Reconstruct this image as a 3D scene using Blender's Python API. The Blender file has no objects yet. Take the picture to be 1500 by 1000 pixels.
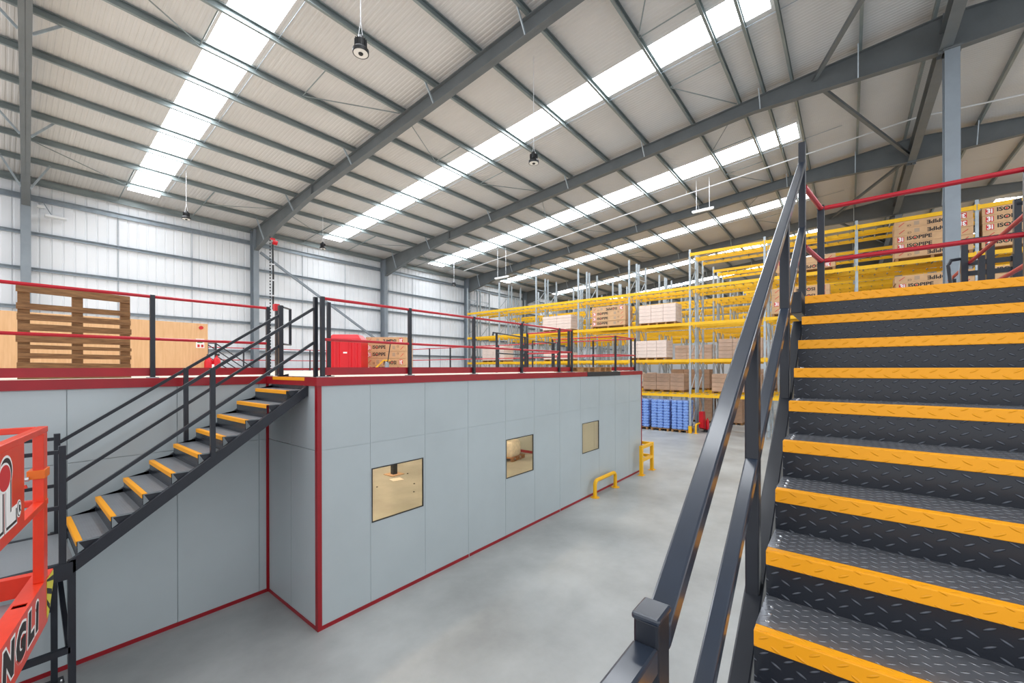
import bpy, math, random
from mathutils import Matrix, Vector
random.seed(11)
S = bpy.context.scene
COL = S.collection
PI = math.pi

# ------------------------------------------------------------------ materials
def lin(c):
    out = []
    for x in c:
        x /= 255.0
        out.append(x / 12.92 if x <= 0.04045 else ((x + 0.055) / 1.055) ** 2.4)
    return (out[0], out[1], out[2], 1.0)

def nodes(m):
    m.use_nodes = True
    nt = m.node_tree
    return nt, nt.nodes, nt.links, nt.nodes['Principled BSDF']

def mat(name, col, rough=0.5, metal=0.0, var=0.0, scale=4.0, stretch=(1, 1, 1), bump=0.0, bscale=60.0,
        col2=None, rvar=0.0, spec=0.5, coat=0.0):
    m = bpy.data.materials.new(name)
    nt, N, L, P = nodes(m)
    P.inputs['Roughness'].default_value = rough
    P.inputs['Metallic'].default_value = metal
    P.inputs['Specular IOR Level'].default_value = spec
    P.inputs['Coat Weight'].default_value = coat
    P.inputs['Coat Roughness'].default_value = 0.13
    P.inputs['Base Color'].default_value = lin(col)
    tc = N.new('ShaderNodeTexCoord')
    mp = N.new('ShaderNodeMapping')
    mp.inputs['Scale'].default_value = stretch
    L.new(tc.outputs['Object'], mp.inputs['Vector'])
    if var or col2:
        nz = N.new('ShaderNodeTexNoise')
        nz.inputs['Scale'].default_value = scale
        nz.inputs['Detail'].default_value = 6
        nz.inputs['Roughness'].default_value = 0.6
        L.new(mp.outputs['Vector'], nz.inputs['Vector'])
        rp = N.new('ShaderNodeValToRGB')
        rp.color_ramp.elements[0].position = 0.3
        rp.color_ramp.elements[1].position = 0.7
        if col2:
            rp.color_ramp.elements[0].color = lin(col2)
            rp.color_ramp.elements[1].color = lin(col)
        else:
            rp.color_ramp.elements[0].color = lin([max(0, x * (1 - var)) for x in col])
            rp.color_ramp.elements[1].color = lin([min(255, x * (1 + var * 0.6)) for x in col])
        L.new(nz.outputs['Fac'], rp.inputs['Fac'])
        L.new(rp.outputs['Color'], P.inputs['Base Color'])
        if rvar:
            mr = N.new('ShaderNodeMapRange')
            mr.inputs['To Min'].default_value = rough - rvar
            mr.inputs['To Max'].default_value = rough + rvar
            L.new(nz.outputs['Fac'], mr.inputs['Value'])
            L.new(mr.outputs['Result'], P.inputs['Roughness'])
    if bump:
        b = N.new('ShaderNodeTexNoise')
        b.inputs['Scale'].default_value = bscale
        b.inputs['Detail'].default_value = 4
        L.new(mp.outputs['Vector'], b.inputs['Vector'])
        bn = N.new('ShaderNodeBump')
        bn.inputs['Strength'].default_value = bump
        bn.inputs['Distance'].default_value = 0.01
        L.new(b.outputs['Fac'], bn.inputs['Height'])
        L.new(bn.outputs['Normal'], P.inputs['Normal'])
    return m

def math_node(N, L, op, a, b=None, c=None):
    n = N.new('ShaderNodeMath')
    n.operation = op
    for i, x in enumerate((a, b, c)):
        if x is None:
            continue
        if isinstance(x, (int, float)):
            n.inputs[i].default_value = x
        else:
            L.new(x, n.inputs[i])
    return n.outputs[0]

def tread_plate(name, col, rough, metal=0.0, pitch=0.034, wear_glint=None, strength=1.0, scuff=0.35, knob=0.6):
    """five-bar style tear plate: raised lozenges turned alternately left and right (bump on metre UVs)"""
    m = mat(name, col, rough, metal)
    nt, N, L, P = nodes(m)
    uv = N.new('ShaderNodeUVMap')
    sp = N.new('ShaderNodeSeparateXYZ')
    L.new(uv.outputs['UV'], sp.inputs[0])
    M = lambda op, a, b=None, c=None: math_node(N, L, op, a, b, c)
    u = M('DIVIDE', sp.outputs['X'], pitch)
    v = M('DIVIDE', sp.outputs['Y'], pitch * 0.8)
    cu, cv = M('FLOOR', u), M('FLOOR', v)
    fu = M('SUBTRACT', M('SUBTRACT', u, cu), 0.5)
    fv = M('SUBTRACT', M('SUBTRACT', v, cv), 0.5)
    pi_, pj_ = M('PINGPONG', cu, 1.0), M('PINGPONG', cv, 1.0)
    there = M('SUBTRACT', 1.0, M('ABSOLUTE', M('SUBTRACT', pi_, pj_)))
    sg = M('SUBTRACT', M('MULTIPLY', pi_, 2.0), 1.0)
    a = M('ADD', M('MULTIPLY', fu, 0.80), M('MULTIPLY', M('MULTIPLY', fv, 0.6), sg))
    b = M('SUBTRACT', M('MULTIPLY', M('MULTIPLY', fu, 0.6), sg), M('MULTIPLY', fv, 0.80))
    a2 = M('POWER', M('ABSOLUTE', M('DIVIDE', a, 0.52)), 2.0)
    b2 = M('POWER', M('ABSOLUTE', M('DIVIDE', b, 0.15)), 2.0)
    d = M('SUBTRACT', 1.0, M('ADD', a2, b2))
    h = M('MULTIPLY', M('MAXIMUM', d, 0.0), there)
    h = M('POWER', h, 0.5)
    bn = N.new('ShaderNodeBump')
    bn.inputs['Strength'].default_value = strength
    bn.inputs['Distance'].default_value = 0.006
    L.new(h, bn.inputs['Height'])
    L.new(bn.outputs['Normal'], P.inputs['Normal'])
    if wear_glint:
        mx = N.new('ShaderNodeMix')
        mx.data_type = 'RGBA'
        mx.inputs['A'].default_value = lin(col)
        mx.inputs['B'].default_value = lin(wear_glint)
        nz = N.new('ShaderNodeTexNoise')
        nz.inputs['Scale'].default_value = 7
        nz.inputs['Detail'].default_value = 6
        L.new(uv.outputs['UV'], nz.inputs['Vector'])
        f = M('ADD', M('MULTIPLY', h, knob), M('MULTIPLY', nz.outputs['Fac'], scuff))  # paler lozenge tops are glints put into the colour; the noise is scuffing
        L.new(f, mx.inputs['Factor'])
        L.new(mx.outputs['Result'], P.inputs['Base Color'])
    return m

def emit(name, col, s):
    m = bpy.data.materials.new(name)
    m.use_nodes = True
    nt = m.node_tree
    nt.nodes.clear()
    e = nt.nodes.new('ShaderNodeEmission')
    e.inputs['Color'].default_value = lin(col)
    e.inputs['Strength'].default_value = s
    o = nt.nodes.new('ShaderNodeOutputMaterial')
    nt.links.new(e.outputs[0], o.inputs[0])
    return m

def clear(name, tint, haze=None, hz=0.0):
    """thin see-through sheet: tinted transparency with a fresnel gloss (and an optional milky part)"""
    m = bpy.data.materials.new(name)
    m.use_nodes = True
    nt = m.node_tree
    N, L = nt.nodes, nt.links
    N.clear()
    t = N.new('ShaderNodeBsdfTransparent')
    t.inputs['Color'].default_value = lin(tint)
    g = N.new('ShaderNodeBsdfGlossy')
    g.inputs['Roughness'].default_value = 0.02 if not haze else 0.25
    fr = N.new('ShaderNodeFresnel')
    fr.inputs['IOR'].default_value = 1.35
    ge = N.new('ShaderNodeNewGeometry')
    fk = N.new('ShaderNodeMath')
    fk.operation = 'SUBTRACT'
    fk.use_clamp = True
    L.new(fr.outputs[0], fk.inputs[0])
    L.new(ge.outputs['Backfacing'], fk.inputs[1])
    mx = N.new('ShaderNodeMixShader')
    L.new(fk.outputs[0], mx.inputs[0])
    L.new(t.outputs[0], mx.inputs[1])
    L.new(g.outputs[0], mx.inputs[2])
    out = mx
    if haze:
        d = N.new('ShaderNodeBsdfDiffuse')
        d.inputs['Color'].default_value = lin(haze)
        m2 = N.new('ShaderNodeMixShader')
        m2.inputs[0].default_value = hz
        L.new(mx.outputs[0], m2.inputs[1])
        L.new(d.outputs[0], m2.inputs[2])
        out = m2
    o = N.new('ShaderNodeOutputMaterial')
    L.new(out.outputs[0], o.inputs[0])
    return m

SKY = 15.0
M = dict(
    concrete=mat('polished_concrete', (167, 170, 169), 0.4, var=0.14, scale=0.6, rvar=0.08, bump=0.03, bscale=30),
    roof=mat('roof_liner', (208, 206, 204), 0.55, var=0.03, scale=0.3),
    wall=mat('wall_liner', (227, 230, 234), 0.5, var=0.02, scale=0.4),
    panel=mat('grey_panel', (178, 188, 191), 0.33, var=0.03, scale=0.6),
    panel_dark=mat('panel_joint', (105, 112, 115), 0.6),
    red=mat('red_paint', (150, 14, 28), 0.35, var=0.06, scale=3),
    railred=mat('red_rail_paint', (186, 22, 40), 0.3, var=0.05, scale=3),
    plastic_red=mat('red_plastic', (206, 8, 28), 0.38),
    dark=mat('charcoal_steel', (33, 37, 45), 0.38, var=0.12, scale=5, coat=0.1, spec=0.4),
    darkrail=mat('charcoal_handrail', (38, 47, 61), 0.3, var=0.14, scale=3, coat=0.5),
    black=mat('black_rubber', (22, 22, 24), 0.5),
    steel=mat('grey_steel_paint', (128, 137, 145), 0.45, var=0.05, scale=2),
    column=mat('pale_column_paint', (142, 151, 159), 0.42, var=0.04, scale=2),
    rafter=mat('rafter_steel_paint', (104, 109, 111), 0.5, var=0.06, scale=1.5),
    purlin=mat('galvanised_purlin', (136, 146, 146), 0.42, 0.25, var=0.12, scale=5, stretch=(0.2, 1, 1)),
    rail=mat('galvanised_rail', (150, 160, 168), 0.42, 0.3, var=0.06, scale=5),
    galv=mat('galvanised_upright', (176, 186, 192), 0.4, 0.35, var=0.08, scale=6),
    yellow=mat('yellow_beam_paint', (246, 190, 22), 0.42, var=0.05, scale=2),
    guard=mat('yellow_guard_paint', (243, 183, 12), 0.35),
    wood=mat('pallet_wood', (176, 132, 84), 0.7, scale=7, stretch=(1, 8, 8), col2=(132, 92, 52), bump=0.2),
    oldwood=mat('weathered_pallet_wood', (164, 122, 78), 0.75, scale=6, stretch=(1, 9, 9), col2=(112, 78, 48), bump=0.3),
    ply=mat('plywood', (226, 184, 138), 0.6, scale=3.5, stretch=(7, 7, 0.5), col2=(212, 166, 118)),
    carton=mat('brown_cardboard', (205, 164, 122), 0.7, var=0.07, scale=2.0),
    palecarton=mat('pale_cardboard', (230, 206, 190), 0.6, var=0.06, scale=3.0),
    browncarton=mat('dark_cardboard', (202, 168, 142), 0.7, var=0.08, scale=2.5),
    sack=mat('blue_sack', (132, 166, 238), 0.3, var=0.22, scale=14, bump=0.5, bscale=25),
    wrap=mat('white_wrap', (226, 222, 214), 0.4, var=0.08, scale=8, bump=0.4, bscale=18),
    cream=mat('deck_board', (224, 212, 194), 0.6, var=0.04, scale=3),
    ink=mat('black_print', (38, 32, 32), 0.6),
    inkred=mat('red_print', (200, 42, 46), 0.6),
    inkgrey=mat('grey_print', (176, 150, 124), 0.7),
    inkwhite=mat('white_print', (240, 238, 236), 0.5),
    orange=mat('orange_red_paint', (226, 56, 24), 0.34, var=0.06, scale=4, coat=0.2),
    orangeclip=mat('orange_clip', (226, 108, 20), 0.4),
    hazard=mat('hazard_yellow', (214, 204, 60), 0.45),
    tread=tread_plate('tread_plate_dark', (26, 30, 38), 0.24, 0.0, wear_glint=(104, 110, 120), scuff=0.0, knob=0.7),  # pale lozenge tops are painted skylight glints
    treadtop=tread_plate('tread_plate_worn', (112, 116, 124), 0.25, 0.6, pitch=0.027, wear_glint=(206, 210, 216), scuff=0.3, knob=0.5),
    treadgrey=tread_plate('tread_plate_grey', (124, 128, 134), 0.36, 0.3, pitch=0.027, wear_glint=(176, 180, 184), scuff=0.3, knob=0.3, strength=0.6),
    nosing=tread_plate('nosing_yellow', (250, 168, 0), 0.45, strength=0.7),
    landing=tread_plate('landing_plate', (150, 154, 158), 0.4, 0.3, strength=0.5),
    lampwhite=mat('lamp_lens', (244, 243, 238), 0.3),
    conduit=mat('white_conduit', (222, 224, 226), 0.35),
    chrome=mat('bright_bolt', (210, 212, 214), 0.25, 0.9),
    glass=clear('amber_glass', (255, 245, 230)),
    film=clear('stretch_film', (255, 255, 255), (250, 246, 246), 0.14),
    sky=emit('rooflight_daylight', (246, 250, 255), SKY),
    tube=emit('added_lamp_glow', (255, 240, 214), 70.0),  # glow of the unseen panels added under the deck
    ledglow=emit('lit_led', (250, 250, 255), 3.0),
)

# ------------------------------------------------------------------ mesh builder
class MB:
    def __init__(s):
        s.v, s.f = [], []

    def add(s, vs, fs):
        o = len(s.v)
        s.v += [tuple(p) for p in vs]
        s.f += [tuple(i + o for i in f) for f in fs]
        return s

    def box(s, x0, x1, y0, y1, z0, z1):
        v = [(x0, y0, z0), (x1, y0, z0), (x1, y1, z0), (x0, y1, z0), (x0, y0, z1), (x1, y0, z1), (x1, y1, z1), (x0, y1, z1)]
        return s.add(v, [(0, 3, 2, 1), (4, 5, 6, 7), (0, 1, 5, 4), (1, 2, 6, 5), (2, 3, 7, 6), (3, 0, 4, 7)])

    def sect(s, prof, p, q, up=(0, 0, 1), cap=True):
        """closed 2-D section (side, up) swept straight from p to q"""
        p, q = Vector(p), Vector(q)
        d = (q - p).normalized()
        up = Vector(up)
        side = d.cross(up).normalized()
        u = side.cross(d).normalized()
        n = len(prof)
        vs = [p + side * a + u * b for a, b in prof] + [q + side * a + u * b for a, b in prof]
        fs = [(i, (i + 1) % n, n + (i + 1) % n, n + i) for i in range(n)]
        if cap:
            fs += [tuple(range(n))[::-1], tuple(range(n, 2 * n))]
        return s.add(vs, fs)

    def bar(s, p, q, w, h, up=(0, 0, 1)):
        a, b = w / 2, h / 2
        return s.sect([(-a, -b), (a, -b), (a, b), (-a, b)], p, q, up)

    def isec(s, p, q, w, h, t=0.012, tf=0.016, up=(0, 0, 1)):
        a, b, t2 = w / 2, h / 2, t / 2
        return s.sect([(-a, -b), (a, -b), (a, -b + tf), (t2, -b + tf), (t2, b - tf), (a, b - tf), (a, b), (-a, b), (-a, b - tf),
                       (-t2, b - tf), (-t2, -b + tf), (-a, -b + tf)], p, q, up)

    def tube(s, pts, r, n=10):
        pts = [Vector(p) for p in pts]
        rings = []
        prev = None
        for i, p in enumerate(pts):
            if i == 0:
                d = pts[1] - p
            elif i == len(pts) - 1:
                d = p - pts[i - 1]
            else:
                d = (pts[i + 1] - p).normalized() + (p - pts[i - 1]).normalized()
            d.normalize()
            if prev is None:
                ref = Vector((0, 0, 1)) if abs(d.z) < 0.9 else Vector((1, 0, 0))
                a = d.cross(ref).normalized()
            else:
                a = (prev - d * prev.dot(d)).normalized()
            prev = a
            b = d.cross(a)
            k = 1.0
            if 0 < i < len(pts) - 1:
                c = max(0.5, d.dot((pts[i + 1] - p).normalized()))
                k = 1 / c
            rings.append([p + (a * math.cos(2 * PI * j / n) * k + b * math.sin(2 * PI * j / n)) * r for j in range(n)])
        vs = [q for ring in rings for q in ring]
        fs = []
        for i in range(len(rings) - 1):
            for j in range(n):
                fs.append((i * n + j, i * n + (j + 1) % n, (i + 1) * n + (j + 1) % n, (i + 1) * n + j))
        fs.append(tuple(range(n))[::-1])
        fs.append(tuple(range((len(rings) - 1) * n, len(rings) * n)))
        return s.add(vs, fs)

    def lathe(s, c, prof, n=20):
        """(radius, z) profile turned about the vertical through c"""
        c = Vector(c)
        vs, fs = [], []
        for r, z in prof:
            for j in range(n):
                a = 2 * PI * j / n
                vs.append(c + Vector((r * math.cos(a), r * math.sin(a), z)))
        for i in range(len(prof) - 1):
            for j in range(n):
                fs.append((i * n + j, i * n + (j + 1) % n, (i + 1) * n + (j + 1) % n, (i + 1) * n + j))
        fs.append(tuple(range(n))[::-1])
        fs.append(tuple(range((len(prof) - 1) * n, len(prof) * n)))
        return s.add(vs, fs)

    def poly(s, pts, dvec):
        """planar outline pts extruded along dvec"""
        n = len(pts)
        d = Vector(dvec)
        vs = [Vector(p) for p in pts] + [Vector(p) + d for p in pts]
        fs = [(i, (i + 1) % n, n + (i + 1) % n, n + i) for i in range(n)] + [tuple(range(n))[::-1], tuple(range(n, 2 * n))]
        return s.add(vs, fs)

    def mesh(s, name, off=(0, 0, 0)):
        ox, oy, oz = off
        me = bpy.data.meshes.new(name)
        me.from_pydata([(x - ox, y - oy, z - oz) for x, y, z in s.v], [], s.f)
        bm_fix(me)
        uv = me.uv_layers.new(name='UVMap')
        w = s.v
        for p in me.polygons:
            nx, ny, nz = (abs(c) for c in p.normal)
            for li in p.loop_indices:
                vi = me.loops[li].vertex_index
                co = me.vertices[vi].co
                x, y, z = co.x + ox, co.y + oy, co.z + oz
                if nz >= nx and nz >= ny:
                    t = (y, x)
                elif nx >= ny:
                    t = (y, z)
                else:
                    t = (x, z)
                uv.data[li].uv = t
        return me

import bmesh
def bm_fix(me):
    bm = bmesh.new()
    bm.from_mesh(me)
    bmesh.ops.recalc_face_normals(bm, faces=bm.faces)
    bm.to_mesh(me)
    bm.free()

ROOTLOC = {}
LOCAL = set()
def frame_of(o):
    while o.parent:
        o = o.parent
    return ROOTLOC.get(o.name, Vector((0, 0, 0)))

def obj(name, mb, m, parent=None, bevel=0.0, smooth=False, kind=None, label=None, cat=None, group=None, seg=2):
    if parent is None:
        xs, ys, zs = zip(*mb.v)
        off = Vector(((min(xs) + max(xs)) / 2, (min(ys) + max(ys)) / 2, min(zs)))
    else:
        off = frame_of(parent)
    me = mb.mesh(name, off)
    me.materials.append(M[m] if isinstance(m, str) else m)
    if smooth:
        for p in me.polygons:
            p.use_smooth = True
        me.set_sharp_from_angle(angle=math.radians(40))
    o = bpy.data.objects.new(name, me)
    COL.objects.link(o)
    if parent is None:
        o.location = off
        ROOTLOC[o.name] = off
    else:
        o.parent = parent
    if bevel:
        b = o.modifiers.new('edge', 'BEVEL')
        b.width = bevel
        b.segments = seg
        b.limit_method = 'ANGLE'
    tag(o, label, cat, group, kind)
    return o

def tag(o, label=None, cat=None, group=None, kind=None):
    if label: o['label'] = label
    if cat: o['category'] = cat
    if group: o['group'] = group
    if kind: o['kind'] = kind
    return o

def thing(name, label, cat, loc=(0, 0, 0), rz=0.0, group=None, local=False):
    """an Empty at the base of a thing; local=True means its parts are drawn in its own axes"""
    o = bpy.data.objects.new(name, None)
    o.empty_display_size = 0.2
    COL.objects.link(o)
    o.location = loc
    o.rotation_euler = (0, 0, rz)
    ROOTLOC[o.name] = Vector((0, 0, 0)) if local else Vector(loc)
    return tag(o, label, cat, group)

def copy_tree(o, parent=None):
    c = o.copy()
    COL.objects.link(c)
    if parent is not None:
        c.parent = parent
    for ch in list(o.children):
        copy_tree(ch, c)
    return c

def dup(root, loc, label, rz=None, group=None):
    c = copy_tree(root)
    c.location = loc
    if rz is not None:
        c.rotation_euler = (0, 0, rz)
    c['label'] = label
    if group: c['group'] = group
    return c

def share(o, parent, loc, name=None):
    """another part with the same mesh, moved by loc"""
    c = o.copy()
    COL.objects.link(c)
    c.parent = parent
    c.location = loc
    return c

TXT = {}
def text(name, body, size, m, parent, mtx, off=0.0, ext=0.001, shear=0.0, sx=1.0):
    key = (body, size, off, ext, shear)
    if key not in TXT:
        cu = bpy.data.curves.new(name, 'FONT')
        cu.body = body
        cu.size = size
        cu.align_x = 'CENTER'
        cu.align_y = 'CENTER'
        cu.offset = off
        cu.extrude = ext
        cu.shear = shear
        cu.resolution_u = 3
        t = bpy.data.objects.new(name, cu)
        COL.objects.link(t)
        bpy.context.view_layer.update()
        me = bpy.data.meshes.new_from_object(t.evaluated_get(bpy.context.evaluated_depsgraph_get()))
        bpy.data.objects.remove(t)
        TXT[key] = me
    me = TXT[key].copy()
    me.materials.clear()
    me.materials.append(M[m])
    me.name = name
    o = bpy.data.objects.new(name, me)
    COL.objects.link(o)
    o.parent = parent
    o.matrix_local = mtx @ Matrix.Diagonal((sx, 1, 1, 1))
    return o

ORD = ['first', 'second', 'third', 'fourth', 'fifth', 'sixth', 'seventh', 'eighth', 'ninth', 'tenth', 'eleventh', 'twelfth',
       'thirteenth', 'fourteenth', 'fifteenth', 'sixteenth', 'seventeenth', 'eighteenth', 'nineteenth', 'twentieth']

# ------------------------------------------------------------------ place: levels and grid
H = 3.68                                   # eye height
XF = [0.65, 8.67, 16.70, 24.73, 32.80, 40.85, 48.90]   # frames of the hall
YE, YR = 24.9, -2.1                        # eave and ridge
def rtop(y):                               # top of the rafters
    return 13.49 - 0.088 * abs(y - YR)
def roofz(y):
    return rtop(y) + 0.21
X0, X1 = -9.0, 57.0
YW, YB = 25.27, -29.47

# floor
obj('floor', MB().box(X0, X1, YB, YW + 0.1, -0.2, 0), 'concrete', kind='structure', label='polished grey concrete warehouse floor', cat='floor')

# ribbed sheets
def ribs_x(a, b, pitch=0.333, d=0.035, rib=0.07, sl=0.025):
    """(x, depth) outline of trapezoid ribs along x between a and b"""
    pts = [(a, 0.0)]
    k = math.ceil((a - X0) / pitch)
    x = X0 + k * pitch
    while x + rib < b:
        if x > a + sl:
            pts += [(x - sl, 0.0), (x, d), (x + rib, d), (x + rib + sl, 0.0)]
        x += pitch
    pts.append((b, 0.0))
    return pts

def sheet(mb, prof, fa, fb):
    n = len(prof)
    vs = [fa(x, d) for x, d in prof] + [fb(x, d) for x, d in prof]
    mb.add(vs, [(i, i + 1, n + i + 1, n + i) for i in range(n - 1)])

LIGHTS = [(-4.55, -3.45), (3.48, 4.55), (12.03, 13.16), (19.95, 21.35), (28.1, 29.3), (36.2, 37.4), (44.2, 45.4)]
YS0, YS1 = 1.62, 24.15                     # rooflight strips on the left slope
YT0, YT1 = -26.5, -6.6                     # and on the right slope
roof = MB()
def fine_ribs(a, b):
    pts = [(a, 0.0)]
    x = math.ceil((a - X0) / 0.125) * 0.125 + X0
    while x + 0.07 < b:
        if x - 0.015 > a:
            pts += [(x - 0.015, 0.0), (x, 0.009), (x + 0.035, 0.009), (x + 0.05, 0.0)]
        x += 0.125
    return pts + [(b, 0.0)]
cuts = [X0] + [c for l in LIGHTS for c in l] + [X1]
def slope_sheet(a, b, y0, y1):
    sheet(roof, fine_ribs(a, b), lambda x, d: (x, y0, roofz(y0) + d), lambda x, d: (x, y1, roofz(y1) + d))
for i in range(0, len(cuts), 2):
    slope_sheet(cuts[i], cuts[i + 1], YR, YW)
    slope_sheet(cuts[i], cuts[i + 1], YB, YR)
for a, b in LIGHTS:
    slope_sheet(a, b, YR, YS0); slope_sheet(a, b, YS1, YW)
    slope_sheet(a, b, YB, YT0); slope_sheet(a, b, YT1, YR)
obj('ceiling', roof, 'roof', kind='structure', label='white ribbed metal roof lining sloping up to the ridge', cat='ceiling')
wn = 4
for i, (a, b) in enumerate(LIGHTS):
    for (y0, y1, w) in ((YS0, YS1, 'left'), (YT0, YT1, 'right')):
        sk = MB()
        sheet(sk, [(a, 0.01), (b, 0.01)], lambda x, d: (x, y0, roofz(y0) + d), lambda x, d: (x, y1, roofz(y1) + d))
        obj('window_%d' % wn, sk, 'sky', kind='structure',
            label='%s bright rooflight strip from the near end, %s roof slope' % (ORD[i], w), cat='skylight')
        wn += 1

# outer walls
w = MB()
sheet(w, ribs_x(X0, X1, d=0.03, rib=0.03, sl=0.02), lambda x, d: (x, YW + d, 0), lambda x, d: (x, YW + d, roofz(YW) + 0.05))
obj('wall_left', w, 'wall', kind='structure', label='white ribbed metal cladding of the long side wall', cat='wall')
obj('wall_far', MB().poly([(X1, YB, 0), (X1, YW, 0), (X1, YW, roofz(YW)), (X1, YR, roofz(YR)), (X1, YB, roofz(YB))], (0.1, 0, 0)), 'wall',
    kind='structure', label='white end wall behind the last racks', cat='wall')

# ------------------------------------------------------------------ portal frames
def rafter_outline(side):
    """(y, z) outline of one rafter from the eave to the ridge, haunched at both ends"""
    if side > 0:
        ys = [24.62, 21.6, 18.2, 2.6, YR]
    else:
        ys = [-28.9, -25.8, -22.4, -6.8, YR]
    top = [(y, rtop(y)) for y in ys]
    dep = [1.15, 0.72, 0.47, 0.47, 1.02]
    return top, dep
for i, xf in enumerate(XF):
    for side, nm in ((1, 'left'), (-1, 'right')):
        if side < 0 and i == 0:
            continue
        x = xf if i else 0.0
        top, dep = rafter_outline(side)
        pos = 'nearest the camera' if i == 0 else 'that lands on the %s side-wall column' % ORD[i]
        if side < 0:
            pos = 'over the right-hand span at the %s frame' % ORD[i]
        r = thing('roof_rafter', 'grey steel roof rafter %s' % pos, 'roof beam', (x, (top[0][0] + top[-1][0]) / 2, 11))
        web, fl = MB(), MB()
        n = len(top)
        ol = [(x - 0.006, y, z) for y, z in top] + [(x - 0.006, y, z - d) for (y, z), d in zip(top[::-1], dep[::-1])]
        web.poly(ol, (0.012, 0, 0))
        for k in range(n - 1):
            (ya, za), (yb, zb) = top[k], top[k + 1]
            da, db = dep[k], dep[k + 1]
            for o1, o2 in ((0, 0), (da, db)):
                s = 1 if o1 == 0 else -1
                fl.add([(x - 0.11, ya, za - o1), (x + 0.11, ya, za - o1), (x + 0.11, yb, zb - o2), (x - 0.11, yb, zb - o2),
                        (x - 0.11, ya, za - o1 - 0.02 * s), (x + 0.11, ya, za - o1 - 0.02 * s), (x + 0.11, yb, zb - o2 - 0.02 * s), (x - 0.11, yb, zb - o2 - 0.02 * s)],
                       [(0, 3, 2, 1), (4, 5, 6, 7), (0, 1, 5, 4), (1, 2, 6, 5), (2, 3, 7, 6), (3, 0, 4, 7)])
        obj('web', web, 'rafter', r)
        obj('flange', fl, 'rafter', r)
        pl = MB()
        yj = YR + 0.02 * side
        pl.box(x - 0.13, x + 0.13, min(yj, yj + 0.03 * side), max(yj, yj + 0.03 * side), rtop(YR) - 1.08, rtop(YR) + 0.02)
        obj('end_plate', pl, 'rafter', r)
        pl = MB().box(x - 0.012 - 0.1, x + 0.1, top[2][0] - 0.008, top[2][0] + 0.008, top[2][1] - 0.46, top[2][1] - 0.01)
        obj('stiffener', pl, 'rafter', r)
        if i == 2:
            bl = MB()
            for zz in (0.1, 0.25, 0.4, 0.6, 0.78, 0.93):
                for sx in (-0.08, 0.08):
                    ya = yj + 0.03 * side
                    bl.tube([(x + sx, ya, rtop(YR) - zz), (x + sx, ya + 0.03 * side, rtop(YR) - zz)], 0.018, 6)
            obj('bolts', bl, 'rafter', r)
        # light struts from the bottom flange up to the purlins
        for y in ((23.3, 19.9, 14.85, 10.05, 6.45, 2.35, -0.25) if side > 0 else (-4.0, -7.6, -11.2)):
            d = 0.47
            for k in range(n - 1):
                ya, yb = top[k][0], top[k + 1][0]
                if min(ya, yb) <= y <= max(ya, yb):
                    d = dep[k] + (dep[k + 1] - dep[k]) * (y - ya) / (yb - ya)
            s = MB()
            for sx in ((-1, 1) if i == 0 else (-1,)):
                s.bar((x + sx * 0.11, y + 0.02, rtop(y) - d), (x + sx * (0.45 if i != 0 else 0.6), y + 0.02, rtop(y) + 0.05), 0.06, 0.03, (0, 1, 0))
            obj('fly_brace', s, 'galv', r)
        if i == 0:                              # the first frame stands very slightly out of square
            oy = ROOTLOC[r.name].y
            for ch in r.children:
                for v in ch.data.vertices:
                    v.co.x += 0.0263 * (v.co.y + oy)

for i, x in enumerate(XF):
    c = thing('side_column', 'grey steel column on the side wall, %s along from the left' % ORD[i], 'column', (x, 24.85, 0))
    b = MB().isec((x, 24.87, 0.0), (x, 24.87, rtop(24.6) - 0.03), 0.26, 0.5, 0.014, 0.02, up=(0, 1, 0))
    obj('shaft', b, 'steel', c)
    obj('base_plate', MB().box(x - 0.2, x + 0.2, 24.5, 25.2, 0, 0.025), 'steel', c)
    obj('cap_plate', MB().box(x - 0.14, x + 0.14, 24.56, 25.14, rtop(24.6) - 0.03, rtop(24.6) - 0.005), 'rafter', c)

for i in (2, 4, 6):
    x = XF[i]
    c = thing('ridge_column', {2: 'grey steel column rising to the ridge behind the yellow steps', 4: 'grey ridge column standing among the rear racks',
                               6: 'grey ridge column at the rear of the hall'}[i], 'column', (x, YR, 0))
    obj('shaft', MB().isec((x, YR - 0.12, 0.0), (x, YR - 0.12, rtop(YR) - 1.04), 0.3, 0.42, 0.014, 0.022, up=(1, 0, 0)), 'column', c)
    obj('base_plate', MB().box(x - 0.3, x + 0.3, YR - 0.4, YR + 0.16, 0, 0.03), 'steel', c)
    cp = MB().box(x - 0.25, x + 0.25, YR - 0.32, YR + 0.06, rtop(YR) - 1.08, rtop(YR) - 1.03)
    obj('cap_plate', cp, 'rafter', c)

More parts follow.
